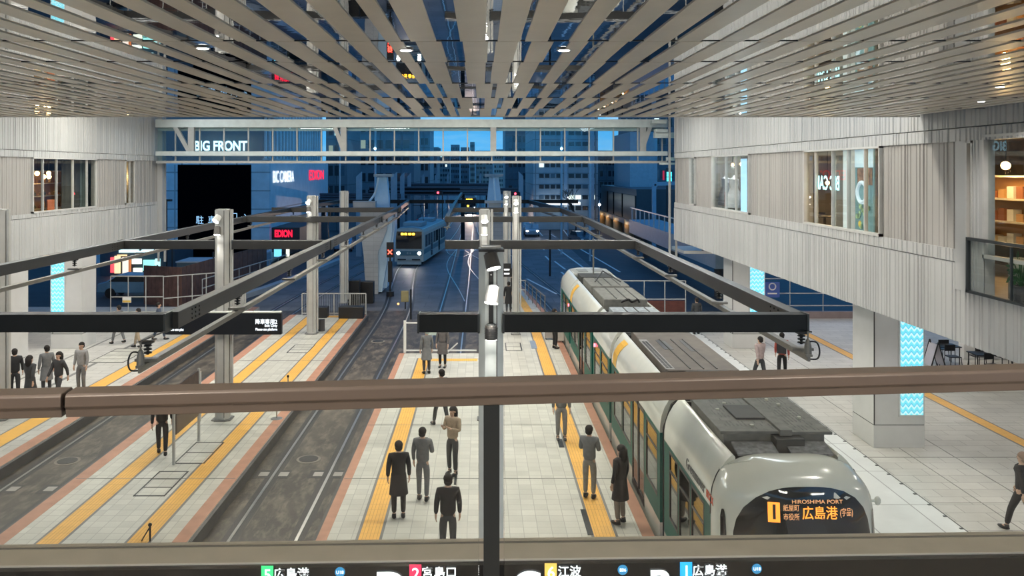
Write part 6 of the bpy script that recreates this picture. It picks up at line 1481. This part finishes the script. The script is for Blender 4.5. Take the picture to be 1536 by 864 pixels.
    for s in (-1, 1):
        h, k, a = limbs[('leg', s)]; z0 = a[2]-0.09
        sh_.sph((a[0], a[1]+0.06, z0+0.045), 0.05, 0.135, 0.045, 12, 6); sh_.cyl((a[0], a[1]-0.02, z0+0.03), (a[0], a[1], z0+0.12), 0.045, 0.048, n=10)
    shoes = sh_.mesh('shoes', M_black, smooth=True)
    short = MB(); short.sph((0, -.022, 1.632), .094, .108, .094, 16, 8); short.sph((0, -.055, 1.575), .086, .070, .075, 14, 8); sm = short.mesh('hair', M_black, smooth=True)
    lg_ = MB(); lg_.sph((0, -.022, 1.632), .097, .110, .095, 16, 8); lg_.lathe((0, -.065, 1.36), [(0.05, 0), (.09, .06), (.098, .18), (.09, .28), (0, .32)], 14); lm = lg_.mesh('hair', M_black, smooth=True)
    ey = MB()
    for s in (-1, 1): ey.sph((s*.032, .086, 1.602), .010, .007, .006, 8, 5)
    eyes = ey.mesh('eyes', M_black)
    mo = MB().sph((0, .092, 1.548), .020, .006, .005, 8, 5).mesh('mouth', mat('lips', (0.4, 0.15, 0.13), 0.5))
    coat = MB()
    rows = []
    for z, rx, ry in ((1.0, .165, .125), (.85, .18, .14), (.7, .195, .16), (.55, .21, .18)):
        rows.append([(rx*math.cos(2*PI*k/24), ry*math.sin(2*PI*k/24)+0.01, z) for k in range(25)])
    coat.grid(rows); cm = coat.mesh('coat_skirt', M_dark, smooth=True)
    bag = MB().box(-.16, .16, -.30, -.13, 1.0, 1.42).mesh('backpack', M_dark)
    tote = MB().box(.26, .38, -.16, .18, .55, .88).mesh('bag', M_dark)
    _pc[pose] = (body, top, bot, shoes, sm, lm, eyes, mo, cm, bag, tote); return _pc[pose]
def cmat(c): return mat('cloth_%02d_%02d_%02d' % tuple(int(x*99) for x in c), c, 0.85, var=0.12, vs=12)
def person(x, y, rz, pose, topc, botc, label, hair=(0.012, 0.009, 0.008), long=False, coat=False, bag=None, h=1.0, z=0.0):
    ms = pose_meshes(pose); t = thing('person', label, 'person', (x, y, z), rz if rz else 1e-6); t.scale = (h, h, h); t['_o'] = (0, 0, 0)
    def p(name, me, m):
        o = bpy.data.objects.new(name, me); COL.objects.link(o); o.parent = t
        o.material_slots[0].link = 'OBJECT'; o.material_slots[0].material = m
        return o
    p('body', ms[0], M_skin); p('jacket', ms[1], cmat(topc)); p('trousers', ms[2], cmat(botc)); p('shoes', ms[3], M_black)
    p('hair', ms[5] if long else ms[4], cmat(hair)); p('eyes', ms[6], M_black); p('mouth', ms[7], mat('lips', (0.4, 0.15, 0.13), 0.5))
    if coat: p('coat_skirt', ms[8], cmat(topc))
    if bag: p('backpack' if bag == 'back' else 'handbag', ms[9] if bag == 'back' else ms[10], cmat((0.03, 0.03, 0.035)))
    return t
def pp(px, py, *a, **k): g = G(px, py); return person(g.x, g.y, *a, **k)
BK = (0.018, 0.018, 0.02); GY = (0.16, 0.165, 0.17); DG = (0.05, 0.052, 0.056); BG = (0.36, 0.28, 0.2); WH = (0.5, 0.5, 0.5)
pp(598, 778, 0.15, 'stand', BK, BK, 'person in a long black coat with dark hair standing on the yellow strip', coat=True)
pp(634, 752, -0.2, 'wait', GY, GY, 'person in a grey jacket and trousers behind the one in the black coat')
pp(679, 712, 2.6, 'phone', BG, DG, 'person in a beige jacket and dark trousers looking down near the slim post', long=True)
g = G(672, 842); person(g.x, g.y, 0.1, 'stand', BK, DG, 'person in black at the bottom edge, only head and shoulders above the sill')
person(PX(640, 31), 31, 0.4, 'stand', GY, DG, 'large grey-clad person in a hat by the white gate, left one', coat=True, hair=(0.3, 0.36, 0.34))
person(PX(664, 32), 32, 2.9, 'stand', (0.12, 0.11, 0.11), BK, 'person in a brown-grey coat by the white gate, right one', coat=True)
pp(662, 640, 0.6, 'walk', (0.3, 0.3, 0.3), DG, 'person in light grey just below the handrail on the centre platform')
pp(842, 660, PI, 'stand', GY, (0.2, 0.2, 0.2), 'person in grey standing left of the right yellow strip', long=True)
pp(884, 748, -0.4, 'phone', (0.17, 0.18, 0.19), (0.25, 0.24, 0.22), 'person in grey on the right yellow strip beside the tram')
pp(931, 786, 0.8, 'stand', BK, (0.2, 0.17, 0.15), 'dark-clad person nearest to the tram doors', long=True, coat=True)
g = G(1533, 800); person(g.x, g.y, 0.5, 'walk', BK, BK, 'person in black at the right frame edge', hair=(0.3, 0.2, 0.15))
person(PX(1140, 29.5), 29.5, 0.4, 'walk', (0.42, 0.33, 0.32), DG, 'person in a dusty pink top behind the handrail on the right platform')
person(PX(1173, 30.2), 30.2, -0.4, 'walk2', (0.45, 0.10, 0.08), BK, 'person in dark clothes with a red bag on the right platform', bag='back')
pp(243, 684, 0.3, 'walk', BK, BK, 'person in black walking at the left post of the route board', coat=False)
for k, (px, D, pose, tc_, bc, rz, lab) in enumerate(((22, 27.5, 'walk', BK, BK, 0.5, 'dark figure at the left frame edge on the far left platform'), (45, 26.5, 'walk2', DG, BK, -0.3, 'dark-coated person, second from the left edge'), (70, 28.0, 'stand', GY, DG, 0.8, 'grey-clad person, third from the left edge'), (88, 27.0, 'walk', DG, DG, 2.8, 'dark grey person, fourth from the left edge'), (122, 28.5, 'stand', (0.3, 0.3, 0.3), GY, 3.0, 'light grey person, rightmost of the group at the left edge'))):
    person(PX(px, D), D, rz, pose, tc_, bc, lab, coat=(k in (1, 2)), long=(k % 2 == 1))
for px, py, pose, tc_, bc, rz, lab in ((178, 516, 'walk', GY, GY, 1.2, 'person in grey walking below the near left beam'), (207, 522, 'walk2', BG, (0.35, 0.28, 0.2), 1.4, 'person in beige walking below the near left beam'), (238, 511, 'walk', (0.05, 0.07, 0.11), (0.04, 0.06, 0.10), -1.2, 'person in navy walking near the hanging sign')):
    pp(px, py, rz, pose, tc_, bc, lab)
person(PX(763, 44), 44, 0.1, 'stand', BK, DG, 'dark figure standing behind the nearest lamp pillar', coat=True)
person(PX(772, 45.5), 45.5, 2.0, 'stand', (0.25, 0.2, 0.22), DG, 'person in grey-pink beside the slim lamp pillar')
person(PX(832, 35.4), 35.4, -1.2, 'stand', BK, BK, 'person in black beside the pale suitcases at the tram')
person(PX(1045, 38.5), 38.5, 0.2, 'stand', DG, BK, 'dark-clad person behind the tram near the maroon sheets')
person(PX(742+28, 52), 52, 0.2, 'walk', BK, BK, 'distant dark figure at the narrow platform end')
def suitcase(x, y, col, lab):
    t = thing('suitcase', lab, 'suitcase', (x, y, 0))
    MB().box(x-0.22, x+0.22, y-0.13, y+0.13, 0.06, 0.68).build('shell', mat('case_%d' % int(col[0]*100), col, 0.35), t, bevel=0.04)
    mb = MB(); mb.cyl((x-0.12, y+0.1, 0.68), (x-0.12, y+0.1, 1.0), 0.01, n=6); mb.cyl((x+0.12, y+0.1, 0.68), (x+0.12, y+0.1, 1.0), 0.01, n=6); mb.bar((x-0.13, y+0.1, 1.0), (x+0.13, y+0.1, 1.0), 0.025, 0.025); mb.build('handle', M_dark, t)
    for a in (-1, 1):
        for b in (-1, 1): MB().cyl((x+a*0.17, y+b*0.09-0.012, 0.03), (x+a*0.17, y+b*0.09+0.012, 0.03), 0.03, n=8).build('wheel', M_black, t)
g = G(838, 513); suitcase(g.x, g.y, (0.6, 0.57, 0.52), 'cream suitcase standing near the tram on the terracotta edge'); suitcase(g.x-0.35, g.y+0.6, (0.35, 0.33, 0.32), 'grey suitcase behind the cream one');
